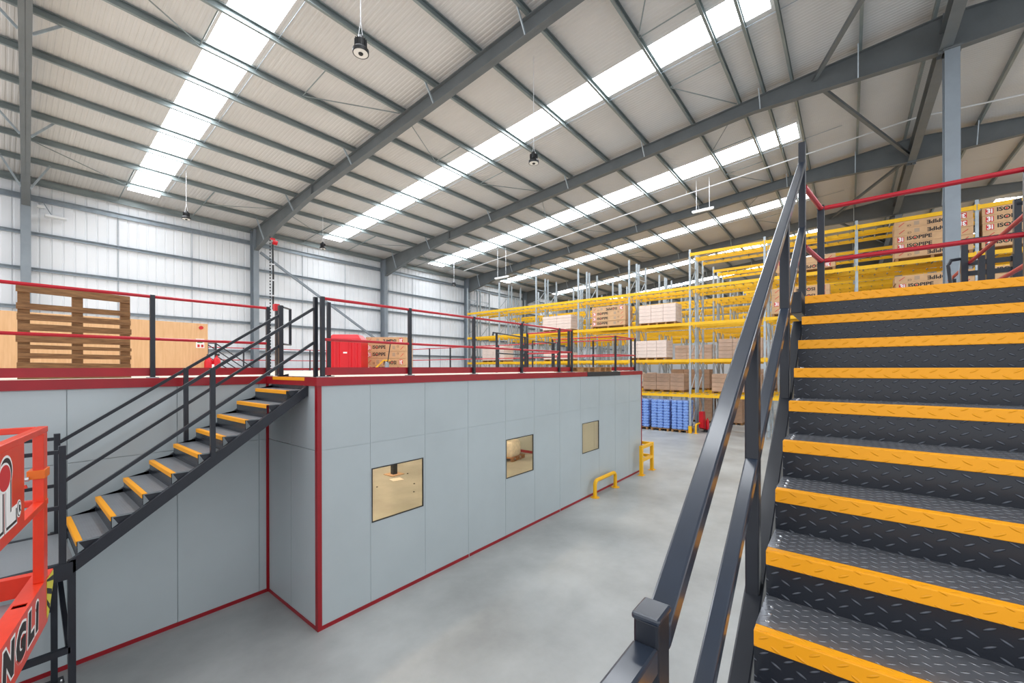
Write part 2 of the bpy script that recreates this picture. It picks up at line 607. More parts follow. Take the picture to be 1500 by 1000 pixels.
for i in range(1, len(XF) - 1):
    a, b = XF[i], XF[i + 1]
    t = thing('ridge_beam', 'steel tie beam along the ridge between the %s and %s frames' % (ORD[i], ORD[i + 1]), 'beam', ((a + b) / 2, YR, 12.5))
    obj('beam', MB().isec((a + 0.12, YR, 12.72), (b - 0.12, YR, 12.72), 0.26, 0.5, 0.012, 0.018), 'rafter', t)
    for x in (a + 0.13, b - 0.15):
        obj('end_plate', MB().box(x, x + 0.02, YR - 0.15, YR + 0.15, 12.4, 13.0), 'rafter', t)
    far = i % 2 == 0
    p, q = ((a + 0.1, 0.85, 12.95), (b - 0.1, YR + 0.05, 12.72)) if far else ((b - 0.1, 0.85, 12.95), (a + 0.1, YR + 0.05, 12.72))
    tr = thing('ridge_brace', 'square steel brace rising to the ridge, %s bay' % ORD[i], 'brace', ((p[0] + q[0]) / 2, 0, 12.7))
    obj('strut', MB().bar(p, q, 0.11, 0.11), 'rafter', tr)
    g = MB()
    for e_, s_ in ((p, q), (q, p)):
        dv = (Vector(s_) - Vector(e_)).normalized()
        g.bar(Vector(e_) - dv * 0.05, Vector(e_) + dv * 0.25, 0.16, 0.014)
    obj('gusset_plate', g, 'rafter', tr)

PY = [23.35, 21.55, 19.85, 18.2, 16.55, 14.85, 13.3, 11.75, 10.05, 8.2, 6.45, 4.65, 3.05, 2.3, 1.5, -0.25, -1.85]
zsec = lambda s: [(-0.005, -0.1), (0.065 * s, -0.1), (0.065 * s, -0.08), (0.06 * s, -0.094), (0.005, -0.094), (0.005, 0.094), (0.0, 0.1), (-0.065 * s, 0.1), (-0.065 * s, 0.08), (-0.06 * s, 0.094), (-0.005, 0.094)]
def csec(h, w, t=0.006, lip=0.02):
    a = h / 2
    return [(0, -a), (w, -a), (w, -a + lip), (w - t, -a + lip), (w - t, -a + t), (t, -a + t), (t, a - t), (w - t, a - t), (w - t, a - lip), (w, a - lip), (w, a), (0, a)]
for i, y in enumerate(PY):
    b = MB().sect(csec(0.2, 0.075), (X0, y, rtop(y) + 0.1), (X1, y, rtop(y) + 0.1))
    obj('roof_purlin', b, 'purlin', label='galvanised roof purlin on the left slope, %s up from the eave' % ORD[i], cat='roof beam', group='purlins of the left roof slope')
for i, y in enumerate([-2.35, -4.0, -5.75, -7.5, -9.25, -11.0, -12.75, -14.5, -16.25, -18.0]):
    b = MB().sect(csec(0.2, 0.075), (X0, y, rtop(y) + 0.1), (X1, y, rtop(y) + 0.1))
    obj('roof_purlin', b, 'purlin', label='roof purlin on the right slope, %s down from the ridge' % ORD[i], cat='roof beam', group='purlins of the right roof slope')
obj('eave_beam', MB().sect(csec(0.26, 0.09), (X0, 25.16, 11.12), (X1, 25.16, 11.12)), 'purlin', label='dark galvanised eave beam along the top of the side wall', cat='beam')

# cladding rails and rods on the side wall
for i, z in enumerate([10.48, 9.07, 7.65, 6.13, 4.6, 3.05, 1.55]):
    h = 0.22 if i == 0 else 0.14
    b = MB().sect(csec(h, 0.09), (X0, YW - 0.02, z), (X1, YW - 0.02, z))
    obj('cladding_rail', b, 'rail', label='%s cladding rail across the white side wall' % ('topmost' if i == 0 else ORD[i] + ' from the top'), cat='wall rail', group='rails of the side wall')
k = 0
for i in range(len(XF) - 1):
    for f in (1 / 3, 2 / 3):
        x = XF[i] + (XF[i + 1] - XF[i]) * f
        if k < 9:
            obj('cladding_rod', MB().tube([(x, YW - 0.08, 0.02), (x, YW - 0.08, 10.48)], 0.013, 6), 'rail',
                label='thin vertical rod on the side wall, %s from the left' % ORD[k], cat='rod', group='rods of the side wall')
        k += 1
obj('wall_brace', MB().bar((8.9, 24.72, 9.95), (16.5, 24.72, 5.3), 0.12, 0.12), 'steel', label='long diagonal steel brace across the side wall bay', cat='brace')
obj('wall_brace', MB().bar((8.9, 24.72, 0.4), (16.5, 24.72, 5.1), 0.12, 0.12), 'steel', label='lower diagonal steel brace of the side wall, mostly behind the deck', cat='brace')

# thin roof bracing rods, one set to a bay
for i in range(0, 5):
    a, b = XF[i], XF[i + 1]
    t = thing('roof_bracing', 'thin bracing rods under the roof lining in the %s bay' % ORD[i], 'brace', ((a + b) / 2, 22, 11))
    for f in (0.335, 0.665):
        x = a + (b - a) * f
        for (ya, yb) in ((25.1, 23.4), (23.3, 21.6)):
            obj('rod', MB().tube([(x, ya, rtop(ya) + 0.08), (x, yb, rtop(yb) + 0.08)], 0.02, 6), 'purlin', t)
        e = a + 0.12 if f < 0.5 else b - 0.12
        for (yn, yf) in ((21.6, 23.3), (11.8, 13.25), (3.1, 4.6)):
            obj('rod', MB().tube([(e, yn, rtop(yn) + 0.03), (x, yf, rtop(yf) + 0.05)], 0.017, 6), 'purlin', t)
            obj('rod', MB().tube([(x, yf, rtop(yf) + 0.05), (x, yn - 0.05, rtop(yn) + 0.06)], 0.017, 6), 'purlin', t)

# conduits beside the rooflights and the sprinkler pipe
for i, (a, b) in enumerate(LIGHTS[1:5]):
    x = b + 0.13
    obj('conduit', MB().tube([(x, 23.3, rtop(23.3) + 0.15), (x, 0.2, rtop(0.2) + 0.15)], 0.010, 6), 'rail',
        label='thin white conduit along the right edge of the %s rooflight strip' % ORD[i + 1], cat='pipe')
pt = thing('sprinkler_pipe', 'white pipe hung under the purlins in the bay before the racks', 'pipe', (22.3, 10, 11))
obj('pipe', MB().tube([(22.5, 23.0, rtop(23.0) - 0.14), (22.3, 10, rtop(10) - 0.14), (22.3, -2, rtop(-2) - 0.2), (22.3, -12, rtop(-12) - 0.14)], 0.03, 8), 'conduit', pt)
hg = MB()
for y in (21.6, 16.5, 11.75, 6.5, 1.5):
    hg.tube([(22.3, y, rtop(y) - 0.14), (22.3, y, rtop(y) + 0.05)], 0.012, 6)
obj('hanger', hg, 'conduit', pt)

# ------------------------------------------------------------------ pendants
def pendant(loc, ztop, label):
    x, y, z = loc
    t = thing('high_bay_light', label, 'lamp', (x, y, z), group='black high bay lights')
    obj('body', MB().lathe((x, y, z), [(0.085, 0.10), (0.10, 0.11), (0.105, 0.24), (0.07, 0.28), (0.05, 0.33), (0.02, 0.34)], 20), 'black', t, smooth=True)
    fins = MB()
    for k in range(14):
        a = 2 * PI * k / 14
        fins.bar((x + 0.1 * math.cos(a), y + 0.1 * math.sin(a), z + 0.11), (x + 0.1 * math.cos(a), y + 0.1 * math.sin(a), z + 0.26), 0.008, 0.035, (math.cos(a), math.sin(a), 0))
    obj('heat_fins', fins, 'black', t)
    obj('rim', MB().lathe((x, y, z), [(0.135, 0.0), (0.15, -0.005), (0.152, 0.06), (0.1, 0.12), (0.05, 0.12)], 24), 'black', t, smooth=True)
    obj('lens', MB().lathe((x, y, z), [(0.133, -0.004), (0.133, 0.004)], 24), 'lampwhite', t)
    obj('sensor', MB().lathe((x, y, z), [(0.03, -0.03), (0.042, -0.02), (0.045, -0.003)], 14), 'black', t)
    c = MB().tube([(x, y, z + 0.62), (x, y, ztop)], 0.009, 6)
    c.tube([(x, y, z + 0.62), (x + 0.05, y, z + 0.3)], 0.006, 5).tube([(x, y, z + 0.62), (x - 0.05, y, z + 0.3)], 0.006, 5)
    obj('suspension_cable', c, 'conduit', t)
def zt(y): return roofz(y) - 0.002
PD = [((4.38, 7.27), 'black high bay light hanging nearest, high at the upper left of centre'),
      ((9.96, 7.23), 'black high bay light hanging in front of the second bay'),
      ((4.77, 20.8), 'black high bay light hanging near the wall below the first bright rooflight'),
      ((10.32, 20.67), 'small black high bay light by the end of the second rooflight'),
      ((21.2, 22.7), 'tiny black high bay light by the third side column')]
for (x, y), lb in PD:
    pendant((x, y, 9.72), zt(y), lb)

def batten(x, y, z, label, zt_, wide=1.2, axis='x'):
    t = thing('linear_light', label, 'lamp', (x, y, z))
    b = MB().box(x - 0.06, x + 0.06, y - wide / 2, y + wide / 2, z, z + 0.09)
    obj('housing', b, 'conduit', t)
    obj('lens', MB().box(x - 0.05, x + 0.05, y - wide / 2 + 0.03, y + wide / 2 - 0.03, z - 0.03, z), 'lampwhite', t)
    obj('hanger', MB().tube([(x, y - wide * 0.3, z + 0.09), (x, y - wide * 0.3, zt_)], 0.01, 6).tube([(x, y + wide * 0.3, z + 0.09), (x, y + wide * 0.3, zt_)], 0.01, 6), 'conduit', t)
batten(21.6, 18.4, 9.8, 'white linear light hanging at the rafter above the racking end', roofz(18.9) - 0.002)
batten(21.9, 5.6, 11.4, 'white linear light hanging in front of the middle rafter', roofz(5.9) - 0.002, 1.0)
t = thing('wall_light', 'small white bulkhead light on the cladding by the left column', 'lamp', (1.3, 24.95, 9.9))
obj('housing', MB().box(1.15, 1.75, 24.85, 25.15, 9.78, 9.86), 'conduit', t, bevel=0.01)
obj('bracket', MB().tube([(1.35, 25.0, 9.86), (1.1, 25.1, 10.4)], 0.015, 6), 'rail', t)
obj('control_box', MB().box(0.95, 1.15, 24.95, 25.12, 10.1, 10.2), 'conduit', t)

# ------------------------------------------------------------------ the panelled building with the deck
BX0, BX1, BY0, BY1 = 2.8, 14.45, 5.77, 23.7
RY = 7.47
DZ = 3.55
def panel_wall(axis, c, lo, hi, joints, wins, thick, inward, zt=3.45, zj=2.52):
    """flat panels with 8 mm joints; axis 'x' runs along X at y=c"""
    mb = MB()
    xs = sorted(set([lo, hi] + [j for j in joints if lo < j < hi] + [q for w_ in wins for q in w_[:2]]))
    zs = sorted(set([0.0, zj, zt] + [q for w_ in wins for q in w_[2:]]))
    for i in range(len(xs) - 1):
        for k in range(len(zs) - 1):
            a, b, z0, z1 = xs[i], xs[i + 1], zs[k], zs[k + 1]
            mx, mz = (a + b) / 2, (z0 + z1) / 2
            if any(w_[0] < mx < w_[1] and w_[2] < mz < w_[3] for w_ in wins):
                continue
            g = 0.0045
            a2 = a + g if a in joints else a
            b2 = b - g if b in joints else b
            z02 = z0 + g if z0 == zj else z0
            z12 = z1 - g if z1 == zj else z1
            d0, d1 = (c, c + thick * inward)
            if axis == 'x':
                mb.box(a2, b2, min(d0, d1), max(d0, d1), z02, z12)
            else:
                mb.box(min(d0, d1), max(d0, d1), a2, b2, z02, z12)
            bk0, bk1 = c + thick * inward * 0.2, c + thick * inward * 0.92
            if axis == 'x':
                mb.box(a, b, min(bk0, bk1), max(bk0, bk1), z0, z1)
            else:
                mb.box(min(bk0, bk1), max(bk0, bk1), a, b, z0, z1)
    return mb
WIN = [(3.64, 4.65), (6.9, 7.9), (10.2, 11.19)]
WZ = (1.275, 2.12)
FJ = [3.62, 4.69, 5.75, 6.88, 7.95, 9.05, 10.12, 11.22, 12.3, 13.38]
obj('wall_front', panel_wall('x', BY0, BX0, BX1, FJ, [(a, b) + WZ for a, b in WIN], 0.03, 1), 'panel', kind='structure',
    label='long pale grey panel wall with three square windows', cat='wall')
obj('wall_return', panel_wall('y', BX0, BY0 + 0.08, RY, [6.62], [], 0.08, 1), 'panel', kind='structure', label='short grey panel wall turning in beside the stair', cat='wall')
obj('wall_recess', panel_wall('x', RY, X0, BX0 + 0.08, [-4.0, -2.9, -1.8, -0.6, 0.52, 1.6, 2.66], [], 0.08, 1), 'panel', kind='structure',
    label='grey panel wall set back behind the left stair', cat='wall')
obj('wall_end', panel_wall('y', BX1 - 0.08, BY0 + 0.08, BY1, [6.9, 7.6, 9.1, 10.6, 12.1, 14.0, 16.0], [], 0.08, 1), 'panel', kind='structure', label='grey end wall of the panelled building facing the racks', cat='wall')
obj('wall_rear', MB().box(X0, BX1, BY1, BY1 + 0.08, 0, 3.45), 'panel', kind='structure', label='rear wall of the panelled building', cat='wall')
for i, (a, b) in enumerate(WIN):
    wnd = bpy.data.objects.new('window_%d' % (i + 1), None)
    COL.objects.link(wnd)
    wnd.location = ((a + b) / 2, BY0, WZ[0])
    ROOTLOC[wnd.name] = Vector(wnd.location)
    tag(wnd, ['largest square window with amber glass, nearest the red corner', 'middle square window with a wrapped pallet inside', 'square window farthest along, by the yellow hoop'][i], 'window', kind='structure')
    fr = MB()
    g = 0.016
    y0, y1 = BY0 - 0.006, BY0 + 0.014
    fr.box(a, a + g, y0, y1, *WZ).box(b - g, b, y0, y1, *WZ).box(a + g, b - g, y0, y1, WZ[0], WZ[0] + g).box(a + g, b - g, y0, y1, WZ[1] - g, WZ[1])
    obj('window_frame', fr, 'black', wnd)
    obj('pane', MB().box(a + g, b - g, BY0 + 0.002, BY0 + 0.008, WZ[0] + g, WZ[1] - g), 'glass', wnd)
# red trims
obj('trim_1', MB().box(BX0 - 0.012, BX0 + 0.05, BY0 - 0.012, BY0 - 0.001, 0, 3.44).box(BX0 - 0.012, BX0 - 0.001, BY0 - 0.001, BY0 + 0.06, 0, 3.44), 'red', kind='structure', label='red upright trim on the near corner of the panelled building', cat='trim')
obj('trim_2', MB().box(BX0 - 0.035, BX0 - 0.001, RY - 0.012, RY - 0.001, 0, 3.44).box(BX0 - 0.012, BX0 - 0.001, RY - 0.035, RY - 0.012, 0, 3.44), 'red', kind='structure', label='red upright trim in the inner corner behind the stair', cat='trim')
obj('trim_3', MB().box(BX1 - 0.04, BX1 + 0.012, BY0 - 0.012, BY0 - 0.001, 0, 3.44).box(BX1 + 0.001, BX1 + 0.012, BY0 - 0.001, BY0 + 0.05, 0, 3.44), 'red', kind='structure', label='red upright trim on the far corner by the yellow guard', cat='trim')
obj('baseboard_front', MB().box(BX0 + 0.05, 5.75, BY0 - 0.01, BY0 - 0.001, 0, 0.055).box(5.78, 9.03, BY0 - 0.01, BY0 - 0.001, 0, 0.055).box(9.07, BX1 - 0.04, BY0 - 0.01, BY0 - 0.001, 0, 0.055), 'red', kind='structure', label='red base trim along the long grey wall', cat='trim')
obj('baseboard_return', MB().box(BX0 - 0.01, BX0 - 0.001, BY0 + 0.06, RY - 0.035, 0, 0.05), 'red', kind='structure', label='red base trim of the short return wall', cat='trim')
obj('baseboard_recess', MB().box(X0, BX0 - 0.035, RY - 0.01, RY - 0.001, 0, 0.055), 'red', kind='structure', label='red base trim behind the left stair', cat='trim')
obj('baseboard_end', MB().box(BX1 - 0.095, BX1 - 0.081, BY0 + 0.1, BY1, 0, 0.11), 'red', kind='structure', label='red skirting inside the panelled building, seen through the middle window', cat='trim')
# deck slab and its red edge beam
dk = MB().poly([(X0, RY + 0.01, 3.46), (BX0 + 0.01, RY + 0.01, 3.46), (BX0 + 0.01, BY0 + 0.01, 3.46), (BX1 - 0.01, BY0 + 0.01, 3.46), (BX1 - 0.01, BY1, 3.46), (X0, BY1, 3.46)], (0, 0, DZ - 3.46))
obj('floor_upper', dk, 'cream', kind='structure', label='cream boarded deck on top of the panelled building', cat='floor')
eb = MB().box(BX0 - 0.03, 10.45, BY0 - 0.03, BY0 + 0.009, 3.43, 3.552).box(12.62, BX1 + 0.03, BY0 - 0.03, BY0 + 0.009, 3.43, 3.552)
eb.box(BX0 - 0.03, BX0 + 0.009, BY0 + 0.009, RY - 0.03, 3.43, 3.552).box(X0, BX0 + 0.009, RY - 0.03, RY + 0.009, 3.43, 3.552).box(BX1 - 0.009, BX1 + 0.03, BY0 + 0.009, BY1, 3.43, 3.552)
obj('trim_4', eb, 'red', kind='structure', label='red edge beam along the deck', cat='trim')
obj('trim_5', MB().box(10.45, 12.62, BY0 - 0.034, BY0 + 0.009, 3.425, 3.554), 'dark', kind='structure', label='charcoal edge plate under the pallets at the deck opening', cat='trim')
obj('ceiling_lower', MB().box(X0, BX1 - 0.085, RY + 0.09, BY1, 3.40, 3.455).box(BX0 + 0.085, BX1 - 0.085, BY0 + 0.085, RY + 0.09, 3.40, 3.455), 'wall', kind='structure', label='white soffit inside the panelled building', cat='ceiling')
k = 0
for x in (4.6, 8.2, 11.8):
    for y in (8.0, 12.5, 17.5):
        t = thing('added_ceiling_light', 'lit ceiling panel added inside the panelled building, %s of nine, hidden under the deck' % ORD[k], 'lamp', (x, y, 3.36), group='added ceiling panels inside the building')  # unseen lamps, added to light the interior behind the windows
        obj('frame', MB().box(x - 0.62, x + 0.62, y - 0.17, y + 0.17, 3.37, 3.40), 'conduit', t)
        obj('diffuser', MB().box(x - 0.58, x + 0.58, y - 0.14, y + 0.14, 3.362, 3.369), 'tube', t)
        k += 1
# things inside, seen through the glass
t = thing('steel_post', 'dark steel post with a base plate on the floor behind the largest window', 'post', (8.6, 12.25, 0))
obj('shaft', MB().box(8.52, 8.68, 12.17, 12.33, 0.02, 3.4), 'dark', t)
obj('base_plate', MB().box(8.35, 8.85, 12.0, 12.5, 0, 0.02), 'browncarton', t)
obj('paper_sheet', MB().poly([(8.05, 11.52, 0.001), (8.4, 11.4, 0.001), (8.48, 11.75, 0.001), (8.13, 11.86, 0.001)], (0, 0, 0.003)), 'inkwhite', label='white sheet of paper on the floor behind the largest window', cat='paper')

for k, (x, y) in enumerate(((8.95, 11.95), (7.35, 11.35), (8.3, 10.75), (7.75, 10.05))):
    obj('floor_stud', MB().lathe((x, y, 0), [(0.025, 0.0), (0.025, 0.012), (0.012, 0.02)], 10), 'black', label='small black stud in the floor behind the largest window, %s' % ['farthest, beside the post', 'leftmost', 'right of the paper', 'nearest'][k], cat='stud', group='floor studs inside the building')

# ------------------------------------------------------------------ pallets, cartons and loads
def pallet_parts(t, lx, ly, m, h=0.144, o=(0, 0, 0)):
    """long side along local y"""
    ox, oy, oz = o
    n = 5 if lx < 1.1 else 7
    for k in range(n):
        w_ = 0.1 if k % 2 else 0.13
        xc = ox - lx / 2 + 0.065 + (lx - 0.13) * k / (n - 1)
        obj('deck_board', MB().box(xc - w_ / 2, xc + w_ / 2, oy - ly / 2, oy + ly / 2, oz + h - 0.022, oz + h), m, t)
    for k in range(3):
        yc = oy - ly / 2 + 0.07 + (ly - 0.14) * k / 2
        for j in range(3):
            xc = ox - lx / 2 + 0.07 + (lx - 0.14) * j / 2
            obj('block', MB().box(xc - 0.07, xc + 0.07, yc - 0.05, yc + 0.05, oz + 0.02, oz + h - 0.022), m, t)
        obj('bottom_board', MB().box(ox - lx / 2, ox + lx / 2, yc - 0.05, yc + 0.05, oz, oz + 0.02), m, t)

MX = Matrix.Rotation(-PI / 2, 4, 'Z') @ Matrix.Rotation(PI / 2, 4, 'X')     # writing that faces -X and reads towards -Y
def at(x, y, z, flip=False, roty=None):
    m_ = Matrix.Translation((x, y, z)) @ MX
    if flip:
        m_ = m_ @ Matrix.Rotation(PI, 4, 'Z')
    return m_

CW, CH, CD = 2.3, 0.305, 1.1
def carton_template(flip, label, loc):
    """long cardboard carton, printed front facing -X; origin at the front bottom middle"""
    t = thing('carton', label, 'box', loc, local=True, group='long cartons of pipe insulation')
    w2 = CW / 2
    obj('body', MB().box(0, CD, -w2, w2, 0, CH), 'carton', t, bevel=0.006)
    obj('tape', MB().box(-0.0015, CD + 0.0015, -0.03, 0.03, CH - 0.0005, CH + 0.001), 'inkgrey', t)
    f = -0.002
    s = -1 if flip else 1
    zc = CH * 0.5
    def Y(frac):                                   # fraction from the left end as seen
        return s * (w2 - CW * frac)
    for fr in ((0.085,) if not flip else (0.12,)):
        obj('logo_square', MB().box(f, 0, Y(fr) - 0.105, Y(fr) + 0.105, zc - 0.105, zc + 0.105), 'inkred', t)
        text('logo_lettering', '3i', 0.24, 'inkwhite', t, at(f - 0.001, Y(fr), zc, flip), off=0.008, ext=0.0006)
    c = 0.33 if not flip else 0.40
    text('lettering', 'ISOPIPE', 0.21, 'ink', t, at(f, Y(c), zc + s * 0.02, flip), off=0.007, ext=0.0008, sx=1.1)
    dot = MB().tube([(f - 0.002, Y(c) + s * 0.125, zc + s * 0.02), (f, Y(c) + s * 0.125, zc + s * 0.02)], 0.032, 12)
    obj('logo_dot', dot, 'inkred', t)
    text('ce_mark', 'CE', 0.11, 'ink', t, at(f, Y(0.80), zc + s * 0.05, flip), off=0.0, ext=0.0006)
    sl = MB().poly([(f, Y(0.86), zc - s * 0.08), (f, Y(0.94), zc + s * 0.07), (f, Y(0.94) - 0.0, zc + s * 0.035), (f, Y(0.87), zc - s * 0.09)], (0.0018, 0, 0))
    obj('red_stroke', sl, 'inkred', t)
    obj('grey_stamp', MB().box(f, 0, Y(0.70) - 0.08, Y(0.70) + 0.08, zc - 0.07, zc + 0.09), 'inkgrey', t)
    return t

def pallet_template(label, loc):
    t = thing('wooden_pallet', label, 'pallet', loc, local=True, group='long pallets under the cartons')
    pallet_parts(t, 1.1, 2.3, 'wood', 0.14, (0.55, 0, 0))
    return t

LV = [2.17, 4.13, 6.18, 8.18, 10.03]
FY = [24.4, 20.95, 17.45, 14.0, 10.45, 6.9, 3.3, -0.27, -3.92, -7.5, -11.1]
RX = [24.3, 25.8, 29.5, 30.95, 34.5, 35.95, 39.5, 40.95]
RD = 1.15
cartA = cartB = palT = None
def carton_stack(x, y, z, seq, where, skip_pallet=False, short=False):
    """a pallet and its cartons, bottom to top; seq holds 'a' upright or 'b' upside-down prints"""
    global cartA, cartB, palT
    if not skip_pallet:
        lb = 'wooden pallet under the printed cartons %s' % where
        if palT is None:
            palT = pallet_template(lb, (x, y, z))
        else:
            dup(palT, (x, y, z), lb)
    z += 0.14
    n = len(seq)
    for k, q in enumerate(seq):
        pos = 'lowest' if k == 0 else ('topmost' if k == n - 1 else ORD[k] + ' from the bottom')
        lb = 'printed cardboard carton %s, %s' % (where, pos)
        loc = (x + random.uniform(-0.012, 0.012), y + random.uniform(-0.02, 0.02), z + k * (CH + 0.004))
        if q == 'a':
            if cartA is None:
                cartA = carton_template(False, lb, loc)
            else:
                dup(cartA, loc, lb)
        else:
            if cartB is None:
                cartB = carton_template(True, lb, loc)
            else:
                dup(cartB, loc, lb)
XL = 24.27
carton_stack(XL, -2.68, LV[3], 'baabb'[::1], 'just left of the ridge column, upper beam')
carton_stack(XL, -2.70, LV[2], 'baab', 'just left of the ridge column, lower beam')
carton_stack(XL, -5.20, LV[3], 'abaaa', 'right of the ridge column, upper beam')
carton_stack(XL, -5.20, LV[2], 'abba', 'right of the ridge column, lower beam')
carton_stack(XL, 1.62, LV[3], 'ba', 'behind the red rail post, upper beam')
carton_stack(XL, 1.85, LV[2], 'babb', 'behind the handrail top, lower beam')
carton_stack(XL, 11.85, LV[2], 'aaab', 'in the middle of the front racking')

def wrapped_load(x, y, z, rows, cols, wdt, label, pale=True, film=True, layer=0.23):
    t = thing('wrapped_carton_load', label, 'pallet load', (x, y, z), group='wrapped loads on the racking')
    pal = MB()
    for k in range(5):
        xc = x + 0.06 + 0.245 * k
        pal.box(xc - 0.05, xc + 0.05, y - wdt / 2, y + wdt / 2, z + 0.10, z + 0.125)
    for k in range(5):
        yc = y - wdt / 2 + 0.06 + (wdt - 0.12) * k / 4
        pal.box(x + 0.01, x + 1.09, yc - 0.05, yc + 0.05, z, z + 0.10)
    obj('pallet', pal, 'wood', t)
    cw = wdt / cols
    cm = 'palecarton' if pale else 'browncarton'
    proto = None
    for r in range(rows):
        for c in range(cols):
            p = (x + random.uniform(0, 0.02), y - wdt / 2 + cw * (c + 0.5), z + 0.125 + r * layer)
            if proto is None:
                proto = obj('carton', MB().box(x, x + 1.1, y - cw / 2 + 0.008, y + cw / 2 - 0.008, z + 0.004, z + layer - 0.004), cm, t, bevel=0.008)
                proto.location = (p[0] - x, p[1] - y, p[2] - z)
            else:
                share(proto, t, (p[0] - x, p[1] - y, p[2] - z))
    if film:
        e = 0.015
        zt_ = z + 0.125 + rows * layer
        obj('stretch_film', MB().box(x - e, x + 1.12 + e, y - wdt / 2 - e, y + wdt / 2 + e, z + 0.13, zt_ + e), 'film', t)
wrapped_load(XL, 15.72, LV[2], 5, 2, 2.3, 'pale wrapped carton load on the upper beam, behind the red deck rails', layer=0.19)
wrapped_load(XL, 8.75, LV[2], 5, 3, 2.15, 'pale wrapped carton load, rightmost on the upper beam left of the tall uprights', layer=0.21)
wrapped_load(XL, 9.35, LV[1], 5, 4, 2.3, 'pale wrapped carton load just right of the deck corner post', layer=0.2)
wrapped_load(XL, 21.6, LV[1], 5, 2, 2.3, 'pale wrapped carton load at the left end of the racking', layer=0.225)
wrapped_load(XL, 15.7, LV[1], 2, 2, 2.2, 'low cream wrapped load behind the deck rails', layer=0.23)
BACK = [(1, 0, 4, 4, False), (1, 0, 5, 4, False), (2, 0, 4, 5, False), (2, 1, 5, 5, True), (2, 1, 6, 5, True), (3, 1, 4, 4, True), (1, 1, 6, 4, True),
        (2, 0, 6, 5, False), (3, 0, 5, 4, False), (4, 1, 5, 5, False), (4, 0, 5, 5, True), (2, 0, 3, 4, True)]
for (r, lv, bay, rows, pale) in BACK:
    y = (FY[bay] + FY[bay + 1]) / 2 + random.uniform(-0.3, 0.3)
    wrapped_load(RX[r] + 0.03, y, LV[lv], rows, 3, 2.5, '%s carton load, %s racking row, %s beam up, %s bay from the wall' % ('pale wrapped' if pale else 'brown', ORD[r], ORD[lv], ORD[bay]), pale, False, layer=0.25)
# brown floor stacks in the second aisle
for k, (r, y) in enumerate(((2, 7.66), (2, 5.9), (3, 5.9))):
    wrapped_load(RX[r] + 0.03, y, 0.0, 6, 2, 1.3, 'brown carton load on the floor of the rear racking, %s' % ['left of the fire point', 'beyond the fire point', 'rearmost by the aisle'][k], False, False, layer=0.27)

# blue sacks
def sack_mesh(w_, d_, h_):
    mb = MB()
    n, m_ = 8, 5
    vs, fs = [], []
    for zz, k in ((0.0, 0.82), (h_ * 0.25, 1.0), (h_ * 0.75, 1.0), (h_, 0.84)):
        for a in range(16):
            an = 2 * PI * a / 16
            cx, cy = math.cos(an), math.sin(an)
            e = 0.45
            px = math.copysign(abs(cx) ** e, cx) * w_ / 2 * k
            py = math.copysign(abs(cy) ** e, cy) * d_ / 2 * k
            vs.append((px, py, zz))
    for i in range(3):
        for a in range(16):
            fs.append((i * 16 + a, i * 16 + (a + 1) % 16, (i + 1) * 16 + (a + 1) % 16, (i + 1) * 16 + a))
    fs.append(tuple(range(16))[::-1]); fs.append(tuple(range(48, 64)))
    return mb.add(vs, fs)
def blue_stack(x, y, wdt, label):
    t = thing('blue_sack_load', label, 'pallet load', (x, y, 0), local=True, group='pallets of blue sacks under the racking')
    pallet_parts(t, 1.1, wdt, 'wood', 0.14, (0.55, 0, 0))
    proto = None
    L_, n = 10, 3
    for r in range(L_):
        for c in range(n):
            for d in range(2):
                p = (0.29 + d * 0.52, -wdt / 2 + wdt / n * (c + 0.5) + random.uniform(-0.012, 0.012), 0.145 + r * 0.163)
                if proto is None:
                    proto = obj('sack', sack_mesh(0.54, wdt / n * 1.02, 0.172), 'sack', t, smooth=True)
                    proto.location = p
                else:
                    share(proto, t, p)
    e = 0.015
    return t
blue_stack(24.2, 7.46, 0.94, 'pallet of blue sacks beside the yellow post foot, rightmost of three')
blue_stack(24.2, 8.58, 1.05, 'pallet of blue sacks, middle of the three under the racking')
blue_stack(24.2, 9.8, 1.05, 'pallet of blue sacks half hidden behind the grey building corner')

